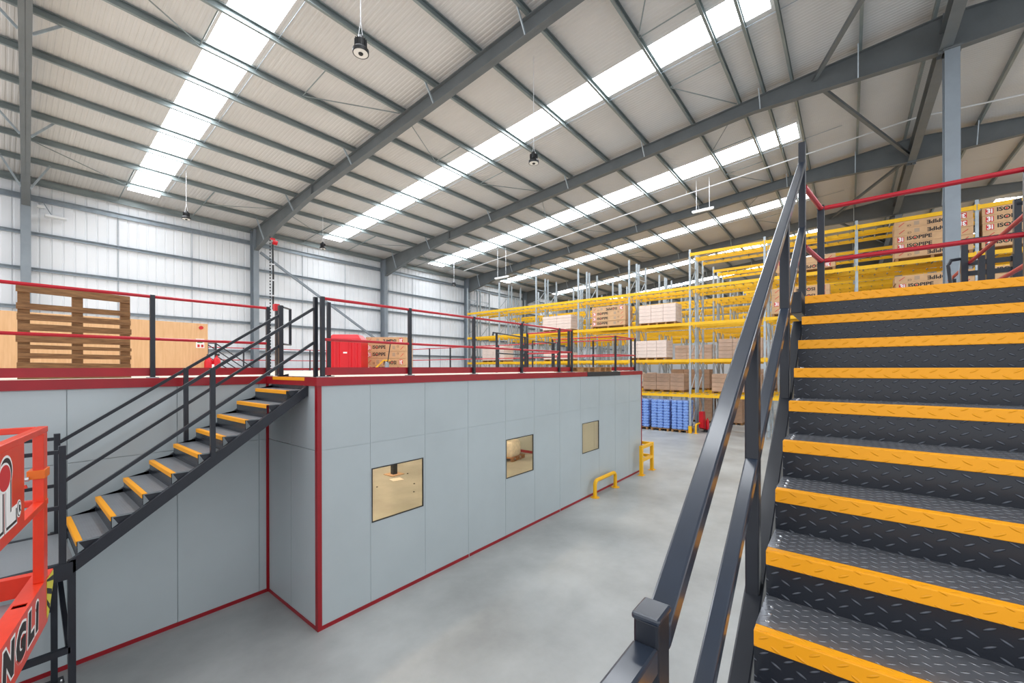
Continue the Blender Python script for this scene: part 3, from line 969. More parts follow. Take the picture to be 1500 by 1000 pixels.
# ------------------------------------------------------------------ racking
def rack(row, label, bays_top):
    x = RX[row]
    t = thing('pallet_racking', label, 'racking', (x, 7, 0), group='rows of yellow pallet racking')
    W = (x, 7, 0)
    post = None
    br = MB()
    zz = 0.3
    s = 1
    while zz + 1.0 < 10.1:
        br.bar((x + (0.05 if s > 0 else RD - 0.05), 0, zz), (x + (RD - 0.05 if s > 0 else 0.05), 0, zz + 1.0), 0.03, 0.045)
        zz += 1.0
        s = -s
    for zz in (0.3, zz):
        br.bar((x + 0.03, 0, zz), (x + RD - 0.03, 0, zz), 0.03, 0.045)
    psec = MB()
    psec.sect([(-0.05, -0.04), (0.05, -0.04), (0.05, -0.03), (-0.04, -0.03), (-0.04, 0.03), (0.05, 0.03), (0.05, 0.04), (-0.05, 0.04)], (x, 0, 0), (x, 0, 10.24), up=(1, 0, 0))
    psec.box(x - 0.07, x + 0.07, -0.09, 0.09, 0, 0.012)
    f0 = p0 = None
    for y in FY:
        off = (0, y - 0.0, 0)
        if f0 is None:
            base = MB(); base.v = [(a, b + y, c) for a, b, c in br.v]; base.f = br.f
            f0 = obj('upright_frame', base, 'galv', t)
            pm = MB(); pm.v = [(a, b + y, c) for a, b, c in psec.v]; pm.f = psec.f
            p0 = obj('post', pm, 'galv', f0)
            share(p0, f0, (RD, 0, 0))
        else:
            fr = share(f0, t, (0, y - FY[0], 0))
            share(p0, fr, (0, 0, 0)); share(p0, fr, (RD, 0, 0))
    # beams, one mesh for every bay length
    cache = {}
    bars = []
    for b in range(len(FY) - 1):
        ya, yb = FY[b + 1] + 0.045, FY[b] - 0.045
        for k, z in enumerate(LV):
            if k == 4 and not bays_top(b):
                continue
            for dx in (-0.02, RD - 0.03):
                key = b
                if key not in cache:
                    mb = MB().box(x - 0.025, x + 0.025, ya, yb, -0.16, 0.0)
                    mb.box(x - 0.032, x - 0.02, ya - 0.03, ya + 0.03, -0.2, 0.03).box(x - 0.032, x - 0.02, yb - 0.03, yb + 0.03, -0.2, 0.03)
                    cache[key] = obj('beam', mb, 'yellow', t)
                    cache[key].location = (dx, 0, z)
                else:
                    share(cache[key], t, (dx, 0, z))
            for j in range(8):
                yy = ya + 0.2 + (yb - ya - 0.4) * j / 7
                bars.append((yy, z))
    bars.sort(key=lambda q: (q[0] - 2) ** 2 + (q[1] - 6) ** 2)
    near = 100 if row == 0 else 0
    b0 = None
    for yy, z in bars[:near]:
        if b0 is None:
            b0 = obj('support_bar', MB().box(x + 0.0, x + RD - 0.05, yy - 0.02, yy + 0.02, z - 0.05, z - 0.008), 'galv', t)
            first = (yy, z)
        else:
            share(b0, t, (0, yy - first[0], z - first[1]))
    if bars[near:]:
        mb = MB()
        for yy, z in bars[near:]:
            mb.box(x + 0.0, x + RD - 0.05, yy - 0.02, yy + 0.02, z - 0.05, z - 0.008)
        o = obj('support_bars', mb, 'galv', t)
        o['kind'] = 'stuff'
    return t
RL = ['front row of yellow and galvanised pallet racking facing the aisle', 'second racking row, back to back with the front row', 'third racking row, across the next aisle',
      'fourth racking row, back to back with the third', 'fifth racking row from the front', 'sixth racking row from the front', 'seventh racking row from the front', 'rearmost racking row by the end wall']
for r in range(8):
    rack(r, RL[r], (lambda b: b >= 5))
def post_guard(x, y, label):
    t = thing('post_guard', label, 'guard', (x, y, 0))
    obj('collar', MB().box(x - 0.09, x - 0.055, y - 0.08, y + 0.08, 0.0, 0.4), 'guard', t)
    obj('side_plate', MB().box(x - 0.055, x + 0.06, y - 0.08, y - 0.055, 0.0, 0.4).box(x - 0.055, x + 0.06, y + 0.055, y + 0.08, 0.0, 0.4), 'guard', t)
post_guard(24.3, 6.9, 'yellow guard round the racking post beside the blue sacks')

# yellow hoops and corner guard
def hoop(name, p, q, h, r, label, plate=True):
    p, q = Vector(p), Vector(q)
    d = (q - p).normalized()
    t = thing(name, label, 'barrier', tuple((p + q) / 2))
    rad = 0.14
    pts = [p, p + Vector((0, 0, h - rad))]
    for k in range(1, 6):
        a = PI / 2 * k / 6
        pts.append(p + Vector((0, 0, h - rad + rad * math.sin(a))) + d * (rad - rad * math.cos(a)))
    pts.append(p + Vector((0, 0, h)) + d * rad)
    pts.append(q + Vector((0, 0, h)) - d * rad)
    for k in range(5, 0, -1):
        a = PI / 2 * k / 6
        pts.append(q + Vector((0, 0, h - rad + rad * math.sin(a))) - d * (rad - rad * math.cos(a)))
    pts += [q + Vector((0, 0, h - rad)), q]
    obj('hoop_tube', MB().tube(pts, r, 14), 'guard', t, smooth=True)
    for e in (p, q):
        obj('base_plate', MB().lathe((e.x, e.y, 0), [(0.13, 0.0), (0.13, 0.012), (r + 0.01, 0.014)], 16), 'guard', t)
    return t
hoop('hoop_guard', (10.62, 5.60, 0), (11.93, 5.60, 0), 0.47, 0.055, 'yellow tubular hoop guard standing along the grey wall')
hoop('hoop_guard', (24.35, 6.62, 0), (26.9, 6.62, 0), 0.5, 0.05, 'yellow hoop guard at the end of the front racking row')
hoop('hoop_guard', (29.5, 6.5, 0), (32.1, 6.5, 0), 0.5, 0.05, 'yellow hoop guard at the end of the second racking pair')
hoop('hoop_guard', (34.5, 6.5, 0), (37.1, 6.5, 0), 0.5, 0.05, 'far yellow hoop guard glimpsed past the handrail')
t = thing('corner_guard', 'yellow square-tube corner guard at the far end of the grey wall', 'barrier', (14.2, 5.56, 0))
P3 = [(13.8, 5.52), (14.78, 5.52), (14.78, 6.5)]
for (x, y) in P3:
    b = obj('post', MB().box(x - 0.055, x + 0.055, y - 0.055, y + 0.055, 0.012, 1.0), 'guard', t, bevel=0.008)
    obj('base_plate', MB().box(x - 0.13, x + 0.13, y - 0.1, y + 0.1, 0, 0.012), 'guard', b)
for z in (0.94, 0.5):
    obj('rail', MB().box(13.855, 14.725, 5.475, 5.565, z - 0.05, z + 0.05), 'guard', t, bevel=0.006)
    obj('rail', MB().box(14.735, 14.825, 5.575, 6.445, z - 0.05, z + 0.05), 'guard', t, bevel=0.006)
# red fire point at the rack end
t = thing('fire_point', 'red fire extinguisher stand at the end of the racking', 'extinguisher', (25.4, 6.4, 0))
obj('stand', MB().poly([(25.0, 6.42, 0.25), (25.5, 6.42, 0.1), (25.75, 6.42, 0.1), (25.75, 6.42, 0.25), (25.45, 6.42, 1.15), (25.05, 6.42, 1.15)], (0, 0.22, 0)), 'plastic_red', t)
obj('bottle', MB().lathe((25.5, 6.3, 0.0), [(0.085, 0.12), (0.09, 0.14), (0.09, 0.6), (0.06, 0.68), (0.025, 0.72), (0.025, 0.78)], 16), 'plastic_red', t, smooth=True)
obj('foot', MB().box(25.2, 25.8, 6.15, 6.44, 0.0, 0.12), 'black', t)

# ------------------------------------------------------------------ railings of the deck
def railing(label, posts, z0, ends=None, toe=True, h=1.15, mid=0.55, mrail='railred', name='guard_railing', r=0.022, psize=0.055):
    """posts: list of (x, y); rails run through them (or between ends)"""
    x, y = posts[len(posts) // 2]
    t = thing(name, label, 'railing', (x, y, z0))
    for (px, py) in posts:
        p = obj('post', MB().box(px - psize / 2, px + psize / 2, py - psize / 2, py + psize / 2, z0 + 0.012, z0 + h + 0.02), 'dark', t, bevel=0.004)
        obj('base_plate', MB().box(px - 0.06, px + 0.06, py - 0.06, py + 0.06, z0, z0 + 0.012), 'rail', p)
    line = ends or posts
    for nm, hh in (('top_rail', h - 0.005), ('mid_rail', mid)):
        obj(nm, MB().tube([(a, b, z0 + hh) for a, b in line], r, 10), mrail, t, smooth=True)
    if toe:
        tb = MB()
        for (a, b) in zip(line[:-1], line[1:]):
            p, q = Vector((*a, z0 + 0.085)), Vector((*b, z0 + 0.085))
            n = (q - p).normalized().cross(Vector((0, 0, 1)))
            if n.y < 0 or (abs(n.y) < 1e-6 and n.x < 0):
                n = -n
            o_ = n * (psize / 2 + 0.004)
            tb.bar(p + o_, q + o_, 0.006, 0.115)
        obj('toe_board', tb, 'red', t)
    return t
YF = BY0 + 0.17
railing('red railed guard along the front deck edge above the three windows', [(2.955, YF), (4.5, YF), (6.09, YF), (7.68, YF), (9.3, YF), (9.94, YF)], DZ)
railing('short red guard running in from the front edge, left of the deck pallets', [(9.98, YF + 0.12), (9.98, 7.5)], DZ)
railing('short red guard round the far front corner of the deck', [(12.7, 8.4), (12.7, YF), (14.3, YF)], DZ)
railing('long red guard along the far end of the deck', [(14.3, y) for y in (YF + 0.15, 7.6, 9.2, 10.8, 12.4, 14.0, 15.6, 17.2, 18.8, 20.4, 22.0, 23.5)], DZ)
railing('red guard along the back edge of the deck before the side wall', [(4.4 + 1.65 * k, 23.55) for k in range(7)], DZ)
railing('red railed guard on the left of the deck, above the recess', [(-6.65, RY + 0.16), (-5.05, RY + 0.16), (-3.45, RY + 0.16), (-1.85, RY + 0.16), (-0.25, RY + 0.16), (1.36, RY + 0.16), (2.86, RY + 0.16)], DZ)

# pallet gate: black tube frames on the deck
t = thing('loading_gate', 'black tube loading gate standing open behind the deck rails', 'gate', (8.3, 7.3, DZ))
obj('post', MB().tube([(8.35, 7.3, DZ), (8.35, 7.3, DZ + 1.04)], 0.03, 8), 'dark', t)
obj('post', MB().tube([(9.6, 7.3, DZ), (9.6, 7.3, DZ + 1.0)], 0.025, 8), 'dark', t)
obj('frame_tube', MB().tube([(8.2, 7.3, DZ + 0.98), (8.22, 7.3, DZ + 1.06), (9.75, 7.3, DZ + 1.0)], 0.022, 8).tube([(8.35, 7.3, DZ + 0.52), (9.6, 7.3, DZ + 0.5)], 0.018, 8), 'dark', t)
t = thing('loading_gate', 'black tube loading gate behind the deck corner rails', 'gate', (12.0, 8.0, DZ))
obj('post', MB().tube([(11.2, 8.2, DZ), (11.2, 8.2, DZ + 1.0)], 0.025, 8), 'dark', t)
obj('post', MB().tube([(12.5, 8.2, DZ), (12.5, 8.2, DZ + 1.0)], 0.028, 8), 'dark', t)
obj('frame_tube', MB().tube([(11.2, 8.2, DZ + 1.02), (12.6, 8.2, DZ + 1.0)], 0.02, 8).tube([(11.2, 8.2, DZ + 0.5), (12.5, 8.2, DZ + 0.5)], 0.016, 8), 'dark', t)
# swing gate at the stair head
t = thing('swing_gate', 'small charcoal swing gate at the head of the left stair', 'gate', (2.92, 7.35, DZ))
obj('gate_post', MB().box(2.87, 2.935, 7.2, 7.27, DZ, DZ + 1.16), 'dark', t, bevel=0.004)
gf = MB().tube([(2.95, 7.26, DZ + 1.14), (3.14, 7.44, DZ + 1.14), (3.14, 7.44, DZ + 0.53), (2.95, 7.26, DZ + 0.53)], 0.017, 8)
obj('gate_frame', gf, 'dark', t)

t = thing('gate_post', 'slim charcoal post behind the twin corner posts, left of the red bin', 'post', (3.03, 5.8, DZ))
t.location = (3.245, 6.32, DZ)
ROOTLOC[t.name] = Vector(t.location)
obj('shaft', MB().box(3.22, 3.27, 6.295, 6.345, DZ + 0.01, 4.71), 'dark', t, bevel=0.004)
obj('base_plate', MB().box(3.185, 3.305, 6.26, 6.38, DZ, DZ + 0.01), 'dark', t)

# ------------------------------------------------------------------ things on the deck
t = thing('wooden_pallet', 'weathered brown pallet standing on edge behind the left red rails', 'pallet', (0.68, 8.28, DZ))
for k, (z0_, z1_) in enumerate(((0.0, 0.1), (0.135, 0.21), (0.265, 0.335), (0.385, 0.44), (0.475, 0.565), (0.63, 0.72), (0.765, 0.85), (0.9, 0.98), (1.09, 1.2))):
    jx = random.uniform(-0.012, 0.012)
    tilt = 0.03 if k == 8 else random.uniform(-0.006, 0.006)
    mb = MB().add([(0.14 + jx, 8.2, DZ + z0_ + tilt), (1.22 + jx, 8.2, DZ + z0_), (1.22 + jx, 8.225, DZ + z0_), (0.14 + jx, 8.225, DZ + z0_ + tilt),
                   (0.14 + jx, 8.2, DZ + z1_ + tilt), (1.22 + jx, 8.2, DZ + z1_ - 0.01), (1.22 + jx, 8.225, DZ + z1_ - 0.01), (0.14 + jx, 8.225, DZ + z1_ + tilt)],
                  [(0, 3, 2, 1), (4, 5, 6, 7), (0, 1, 5, 4), (1, 2, 6, 5), (2, 3, 7, 6), (3, 0, 4, 7)])
    obj('deck_board', mb, 'oldwood', t, bevel=0.003)
for xc in (0.20, 0.68, 1.165):
    wv = MB()
    wv.box(xc - 0.055, xc + 0.05, 8.226, 8.31, DZ, DZ + 1.17)
    obj('bearer', wv, 'oldwood', t, bevel=0.003)
    obj('back_board', MB().box(xc - 0.05, xc + 0.05, 8.311, 8.333, DZ, DZ + 1.18), 'oldwood', t)
t = thing('plywood_hoarding', 'pale plywood hoarding on the deck behind the standing pallet', 'partition', (0, 13.2, DZ))
for k, (a, b) in enumerate(((-6.2, -3.78), (-3.775, -1.34), (-1.335, 1.1), (1.105, 2.3), (2.305, 3.48))):
    obj('sheet', MB().box(a, b, 13.2, 13.225, DZ + 0.01, 4.86), 'ply', t)
obj('stud', MB().box(-6.2, 3.46, 13.225, 13.32, DZ, DZ + 0.05).box(3.40, 3.46, 13.225, 13.32, DZ + 0.05, 4.8).box(1.0, 1.06, 13.225, 13.32, DZ + 0.05, 4.8).box(-2.0, -1.94, 13.225, 13.32, DZ + 0.05, 4.8), 'ply', t)
t = thing('call_point', 'red round fire call point on the end of the plywood hoarding', 'alarm', (3.33, 13.17, 4.75))
obj('housing', MB().tube([(3.33, 13.2, 4.75), (3.33, 13.16, 4.75)], 0.045, 14), 'inkred', t)
t = thing('notice', 'small white notice with green and red marks on the plywood', 'sign', (3.31, 13.19, 4.3))
obj('board', MB().box(3.22, 3.4, 13.19, 13.2, 4.22, 4.46), 'inkwhite', t)
obj('green_mark', MB().box(3.25, 3.36, 13.187, 13.19, 4.35, 4.43), mat('green_print', (60, 140, 80), 0.5), t)
obj('red_mark', MB().box(3.25, 3.3, 13.187, 13.19, 4.24, 4.31).box(3.33, 3.38, 13.187, 13.19, 4.24, 4.31), 'inkred', t)
t = thing('fire_extinguisher', 'red fire extinguisher on the deck before the plywood end', 'extinguisher', (3.42, 12.9, DZ))
obj('bottle', MB().lathe((3.42, 12.9, DZ), [(0.09, 0.0), (0.1, 0.02), (0.1, 0.3), (0.07, 0.38), (0.03, 0.41), (0.03, 0.46)], 16), 'plastic_red', t, smooth=True)
obj('bottle', MB().lathe((3.58, 12.85, DZ), [(0.08, 0.0), (0.085, 0.02), (0.085, 0.32), (0.06, 0.4), (0.025, 0.43), (0.025, 0.47)], 16), 'plastic_red', t, smooth=True)
obj('label_patch', MB().box(3.46, 3.53, 12.80, 12.802, DZ + 0.15, DZ + 0.24), 'inkwhite', t)
obj('valve', MB().box(3.38, 3.48, 12.88, 12.92, DZ + 0.45, DZ + 0.5).box(3.54, 3.64, 12.83, 12.87, DZ + 0.46, DZ + 0.51), 'black', t)
# mast with red beacon
t = thing('beacon_mast', 'slotted steel mast with a red beacon rising behind the stair head', 'mast', (2.99, 7.9, DZ))
ms = MB().sect([(-0.03, -0.025), (0.03, -0.025), (0.03, 0.025), (-0.03, 0.025)], (2.99, 7.9, DZ), (2.99, 7.9, 6.03))
obj('channel', ms, 'galv', t)
sl = MB()
z = DZ + 0.1
while z < 5.98:
    sl.box(2.98, 3.0, 7.8738, 7.8752, z, z + 0.032)
    z += 0.055
obj('slots', sl, 'black', t, kind=None)
obj('cable', MB().tube([(3.04, 7.885, 4.72), (3.045, 7.885, 5.3), (3.035, 7.885, 5.9)], 0.014, 6), 'black', t)
cl = MB()
for z in (4.95, 5.22, 5.5):
    cl.box(3.02, 3.065, 7.862, 7.9, z, z + 0.02)
obj('cable_clip', cl, 'conduit', t)
obj('beacon', MB().tube([(3.03, 7.865, 5.90), (3.10, 7.85, 5.89)], 0.04, 14), 'plastic_red', t, smooth=True)
obj('beacon_arm', MB().box(3.0, 3.07, 7.86, 7.9, 5.94, 5.97), 'plastic_red', t)
t = thing('switch_post', 'charcoal post capped with a red box beside the mast', 'post', (3.06, 7.75, DZ))
obj('shaft', MB().box(3.03, 3.1, 7.72, 7.79, DZ, 4.68), 'dark', t)
obj('red_box', MB().box(3.0, 3.085, 7.71, 7.8, 4.68, 4.8), 'plastic_red', t, bevel=0.008)
# red plastic bin
t = thing('plastic_bin', 'bright red ribbed plastic bin standing behind the front deck rail', 'bin', (5.62, 10.45, DZ))
def along(s_, d_, z_):                   # the bin faces the camera corner-on: a line from left to right
    a, b = Vector((5.42, 10.70, 0)), Vector((6.02, 10.02, 0))
    v = a + (b - a) * s_
    n = Vector((0.75, 0.66, 0))
    return (v.x + n.x * d_, v.y + n.y * d_, DZ + z_)
prof = [(0.0, 0.0), (0.10, 0.0), (0.13, 0.02), (0.18, 0.02), (0.21, 0.0), (0.27, 0.0), (0.30, 0.025), (0.36, 0.025), (0.39, 0.0), (0.62, 0.0), (0.65, 0.025), (0.71, 0.025), (0.74, 0.0), (0.8, 0.0), (0.83, 0.02), (0.88, 0.02), (0.91, 0.0), (1.0, 0.0)]
mb = MB()
pf = [along(s_, d_, 0.0) for s_, d_ in prof] + [along(1.0, 0.6, 0.0), along(0.0, 0.6, 0.0)]
mb.poly(pf, (0, 0, 0.86))
obj('body', mb, 'plastic_red', t)
cap = [along(-0.02, -0.02, 0.86), along(1.02, -0.02, 0.86), along(1.02, 0.62, 0.86), along(-0.02, 0.62, 0.86)]
cap2 = [along(0.15, 0.08, 1.03), along(0.87, 0.08, 1.03), along(0.87, 0.5, 1.03), along(0.15, 0.5, 1.03)]
mid_ = [along(0.02, 0.0, 0.92), along(0.98, 0.0, 0.92), along(0.98, 0.6, 0.92), along(0.02, 0.6, 0.92)]
obj('lid', MB().add(cap + mid_ + cap2, [(0, 1, 5, 4), (1, 2, 6, 5), (2, 3, 7, 6), (3, 0, 4, 7), (4, 5, 9, 8), (5, 6, 10, 9), (6, 7, 11, 10), (7, 4, 8, 11), (8, 9, 10, 11), (0, 3, 2, 1)]), 'plastic_red', t, bevel=0.02)
p_ = [along(0.49, -0.004, 0.52), along(0.6, -0.004, 0.52), along(0.6, -0.004, 0.56), along(0.49, -0.004, 0.56)]
obj('white_sticker', MB().poly(p_, (0.004, 0.004, 0)), 'inkwhite', t)
# cartons on the deck behind the bin, printed side facing the stair
ang = math.atan2(-0.84, 0.68)
DCN = [0]
def deck_carton(k, seq):
    base = Vector((7.0, 10.35, DZ + 0.0 + k * 0.205))
    lb = 'printed cardboard carton stacked on the deck right of the red bin, %s' % ('lowest' if k == 0 else 'topmost' if k == 4 else ORD[k] + ' from the bottom')
    src = cartA if seq == 'a' else cartB
    c = copy_tree(src)
    c.location = base
    c.rotation_euler = (0, 0, ang + PI / 2)
    c.scale = (0.75, 0.5, 0.655)
    c['label'] = lb
    c['group'] = 'cartons stacked on the deck'
for k, q in enumerate('abaab'):
    deck_carton(k, q)
t = thing('pallet_truck', 'yellow and black hand pallet truck before the deck cartons', 'pallet truck', (6.55, 9.75, DZ))
obj('drawbar', MB().tube([(6.62, 9.72, DZ + 0.22), (6.66, 9.62, DZ + 0.85)], 0.014, 8), 'black', t)
obj('handle', MB().tube([(6.58, 9.7, DZ + 0.85), (6.66, 9.62, DZ + 0.9), (6.74, 9.54, DZ + 0.85), (6.66, 9.62, DZ + 0.8), (6.58, 9.7, DZ + 0.85)], 0.013, 6), 'black', t)
obj('frame', MB().bar((6.36, 9.98, DZ + 0.07), (6.56, 9.8, DZ + 0.34), 0.05, 0.03).bar((6.56, 9.8, DZ + 0.34), (6.68, 9.68, DZ + 0.34), 0.05, 0.03), 'guard', t)
obj('fork', MB().box(6.3, 7.2, 9.9, 9.99, DZ + 0.05, DZ + 0.085), 'guard', t)
obj('pump', MB().lathe((6.62, 9.74, DZ), [(0.05, 0.08), (0.06, 0.1), (0.06, 0.26), (0.03, 0.3)], 12), 'rail', t)
wv = MB().tube([(6.55, 9.76, DZ + 0.07), (6.63, 9.7, DZ + 0.07)], 0.07, 14)
obj('wheel', wv, 'black', t)
obj('load_roller', MB().tube([(7.08, 9.91, DZ + 0.035), (7.08, 9.98, DZ + 0.035)], 0.035, 10), 'black', t)
# flat pallets at the deck opening
pl = thing('wooden_pallet', 'flat wooden pallet at the deck opening, left of two on the edge', 'pallet', (10.98, 6.45, DZ), PI / 2, local=True, group='pallets lying at the deck opening')
pallet_parts(pl, 0.95, 0.9, 'wood', 0.14)
dup(pl, (12.05, 6.45, DZ), 'flat wooden pallet at the deck opening, right of two on the edge')
t = thing('hand_barrow', 'white wrapped bundle lying on the deck beyond the front rails', 'bundle', (8.2, 10.6, DZ))
obj('bundle', MB().lathe((8.0, 11.1, DZ), [(0.25, 0.0), (0.3, 0.06), (0.24, 0.13), (0.08, 0.17)], 12), 'wrap', t, smooth=True)
t.name = 'wrapped_bundle'
# wrapped pallet inside, behind the middle window
t = thing('wrapped_load', 'white wrapped load on a pallet behind the middle window', 'pallet load', (13.0, 10.85, 0), 0.15, local=True)
pallet_parts(t, 1.0, 1.2, 'wood', 0.14)
wr = MB()
vs, fs = [], []
for zz, k in ((0.145, 0.93), (0.25, 1.0), (0.66, 0.98), (0.74, 0.85)):
    for a in range(16):
        an = 2 * PI * a / 16
        cx, cy = math.cos(an), math.sin(an)
        vs.append((math.copysign(abs(cx) ** 0.3, cx) * 0.42 * k, math.copysign(abs(cy) ** 0.3, cy) * 0.5 * k, zz))
for i in range(3):
    for a in range(16):
        fs.append((i * 16 + a, i * 16 + (a + 1) % 16, (i + 1) * 16 + (a + 1) % 16, (i + 1) * 16 + a))
fs += [tuple(range(16))[::-1], tuple(range(48, 64))]
obj('wrapped_goods', wr.add(vs, fs), 'wrap', t, smooth=True)
obj('strapping', MB().box(-0.43, 0.43, -0.02, 0.02, 0.74, 0.745), 'inkgrey', t)

# ------------------------------------------------------------------ stairs
def stair_flight(t, x_top, z_top, going, rise, n, y0, y1, drop=0.055, lip=0.045, plate_x=0.02, top='treadtop'):
    """n treads climbing towards +X; the top one is the edge of the landing"""
    for k in range(n):
        x, z = x_top - k * going, z_top - k * rise
        back = going + plate_x
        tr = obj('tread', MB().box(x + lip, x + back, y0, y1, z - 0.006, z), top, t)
        nz = MB().sect([(0, 0), (0, -drop), (0.006, -drop), (0.006, -0.006), (lip, -0.006), (lip, 0.0), (0.006, 0.0)][::-1], (x, y0, z), (x, y1, z))
        # drawn again as a box pair so that the fold faces down the stair
        nz = MB().box(x, x + 0.007, y0, y1, z - drop, z).box(x + 0.007, x + lip, y0, y1, z - 0.007, z)
        obj('nosing', nz, 'nosing', tr, bevel=0.003)
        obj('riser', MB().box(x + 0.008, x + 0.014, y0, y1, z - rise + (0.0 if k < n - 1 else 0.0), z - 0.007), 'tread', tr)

# -- right stair, next to the camera
G, R_ = 0.2643, 0.17375
XT, ZT = 3.698, 4.195
YL, YRt = 0.25, -1.25
st = thing('staircase', 'charcoal steel staircase with yellow nosings climbing at the right', 'stairs', (2.2, -0.4, 0))
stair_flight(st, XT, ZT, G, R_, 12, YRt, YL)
LZ = ZT - 12 * R_
SL = R_ / G
def nz_(x): return ZT - SL * (XT - x)          # the nosing line
bolts = MB()
for k in range(12):
    x, z = XT - k * G, ZT - k * R_
    for dx in (0.075, 0.13, 0.185):
        bolts.lathe((x + dx, YL - 0.03, z), [(0.006, 0.0), (0.006, 0.003), (0.003, 0.005)], 8)
obj('tread_bolts', bolts, 'chrome', st)
for (ya, yb) in ((0.268, 0.335), (YRt - 0.085, YRt - 0.018)):
    # channel stringer below the nosing line, level at the head
    s = MB()
    off_t, off_b = -0.245, -0.44
    xa, xb = 0.62, XT + 0.12
    za, zb = nz_(xa), nz_(xb)
    s.poly([(xa, ya, za + off_b), (xb, ya, zb + off_b), (xb, ya, zb + off_t), (xa, ya, za + off_t)], (0, yb - ya, 0))
    obj('stringer', s, 'dark', st, bevel=0.006)
    h_ = MB().box(XT - 0.02, XT + 0.75, ya, yb, ZT - 0.12, ZT + 0.035)
    obj('stringer_head', h_, 'dark', st, bevel=0.005)
yc0, yc1 = 0.28, 0.33
hz = lambda x: 3.19 + 0.6574 * (x - 0.88)       # top of the handrail
def slope_tube(x0, x1, ztop, depth, y0, y1):
    return MB().poly([(x0, y0, ztop(x0) - depth), (x1, y0, ztop(x1) - depth), (x1, y0, ztop(x1)), (x0, y0, ztop(x0))], (0, y1 - y0, 0))
NW0, NW1 = 0.780, 0.845
NT0, NT1 = 4.235, 4.295
obj('handrail', slope_tube(NW1 - 0.002, NT0, hz, 0.055, yc0 - 0.001, yc1 + 0.001), 'darkrail', st, bevel=0.006)
PX = [1.90, 3.0]
mz_ = lambda x: hz(x) - 0.545
edges = [NW1] + [q for p in PX for q in (p, p + 0.055)] + [NT0]
for k in range(0, len(edges), 2):
    obj('mid_rail', slope_tube(edges[k], edges[k + 1], mz_, 0.055, yc0 + 0.001, yc1 - 0.001), 'darkrail', st, bevel=0.006)
for p in PX:
    obj('baluster_post', MB().poly([(p, yc0, nz_(p) - 0.26), (p + 0.055, yc0, nz_(p) - 0.23), (p + 0.055, yc0, hz(p + 0.05) - 0.05), (p, yc0, hz(p) - 0.05)], (0, 0.05, 0)), 'dark', st, bevel=0.005)
obj('newel_post', MB().box(NW0, NW1, yc0, yc1, LZ, 3.195), 'dark', st, bevel=0.006)
obj('newel_cap', MB().box(NW0 - 0.003, NW1 + 0.003, yc0 - 0.003, yc1 + 0.003, 3.19, 3.204), 'darkrail', st, bevel=0.005)
obj('newel_post', MB().box(NT0, NT1, yc0, yc1, ZT - 0.1, 5.565), 'dark', st, bevel=0.006)
# landing the camera stands on, with its level rails
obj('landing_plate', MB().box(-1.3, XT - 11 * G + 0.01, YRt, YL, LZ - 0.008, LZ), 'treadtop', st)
obj('landing_frame', MB().box(-1.3, 0.84, 0.262, 0.345, LZ - 0.2, LZ + 0.02).box(-1.3, 0.84, YRt - 0.085, YRt - 0.005, LZ - 0.2, LZ + 0.02).box(-1.38, -1.3, YRt, 0.345, LZ - 0.2, LZ + 0.02), 'dark', st)
obj('landing_rail', MB().box(-1.3, NW0 + 0.002, yc0, yc1, 3.1, 3.15), 'darkrail', st, bevel=0.006)
obj('landing_rail', MB().box(-1.3, NW0 + 0.002, yc0, yc1, 2.58, 2.63), 'darkrail', st, bevel=0.006)
obj('newel_post', MB().box(-1.36, -1.3, yc0, yc1, LZ, 3.195), 'dark', st, bevel=0.005)
for (lx, ly) in ((-1.3, 0.27), (0.7, 0.27), (-1.3, YRt - 0.08), (0.7, YRt - 0.08)):
    obj('leg', MB().box(lx, lx + 0.08, ly, ly + 0.075, 0, LZ - 0.2), 'dark', st)
# right-hand rail of the same flight, out of frame
yr0, yr1 = YRt - 0.08, YRt - 0.03
obj('handrail', slope_tube(NW1, NT0, hz, 0.055, yr0, yr1), 'darkrail', st)
obj('newel_post', MB().box(NW0, NW1, yr0, yr1, LZ, 3.195), 'dark', st)
obj('newel_post', MB().box(NT0, NT1, yr0, yr1, ZT - 0.1, 5.3), 'dark', st)

# upper landing at the head of the right stair
ld = thing('upper_landing', 'steel landing at the head of the right staircase', 'platform', (4.6, -1.5, 0))
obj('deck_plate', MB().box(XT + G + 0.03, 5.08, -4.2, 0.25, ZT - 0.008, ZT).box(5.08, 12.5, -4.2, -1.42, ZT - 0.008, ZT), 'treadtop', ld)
obj('deck_frame', MB().box(5.0, 5.08, -1.42, 0.25, ZT - 0.2, ZT - 0.01).box(5.08, 12.5, -1.5, -1.42, ZT - 0.2, ZT - 0.01).box(5.0, 12.5, -4.2, -4.1, ZT - 0.2, ZT - 0.01), 'dark', ld)
for (lx, ly) in ((5.0, 0.1), (5.0, -4.15), (12.3, -1.55), (12.3, -4.15)):
    obj('leg', MB().box(lx, lx + 0.1, ly, ly + 0.1, 0, ZT - 0.2), 'dark', ld)
rl = thing('guard_railing', 'red tube railing on charcoal posts across the head of the right stair', 'railing', (5.0, -1.0, ZT))
for (px, py) in ((5.0, 0.21), (5.0, -1.08), (5.0, -2.6), (5.0, -4.1)):
    obj('post', MB().box(px - 0.028, px + 0.028, py - 0.028, py + 0.028, ZT, 5.235), 'dark', rl, bevel=0.004)
for zz in (5.205, 4.70):
    nm = 'top_rail' if zz > 5 else 'mid_rail'
    obj(nm, MB().tube([(4.3, 0.292, zz), (4.97, 0.212, zz), (5.0, 0.19, zz), (5.0, -4.1, zz)], 0.021, 12), 'railred', rl, smooth=True)
rl = thing('guard_railing', 'red tubes slanting away behind the stair head at the right edge', 'railing', (8.6, -1.38, ZT))
for px in (6.6, 8.6, 10.6):
    obj('post', MB().box(px - 0.03, px + 0.03, -1.46, -1.40, ZT, 5.22), 'dark', rl)
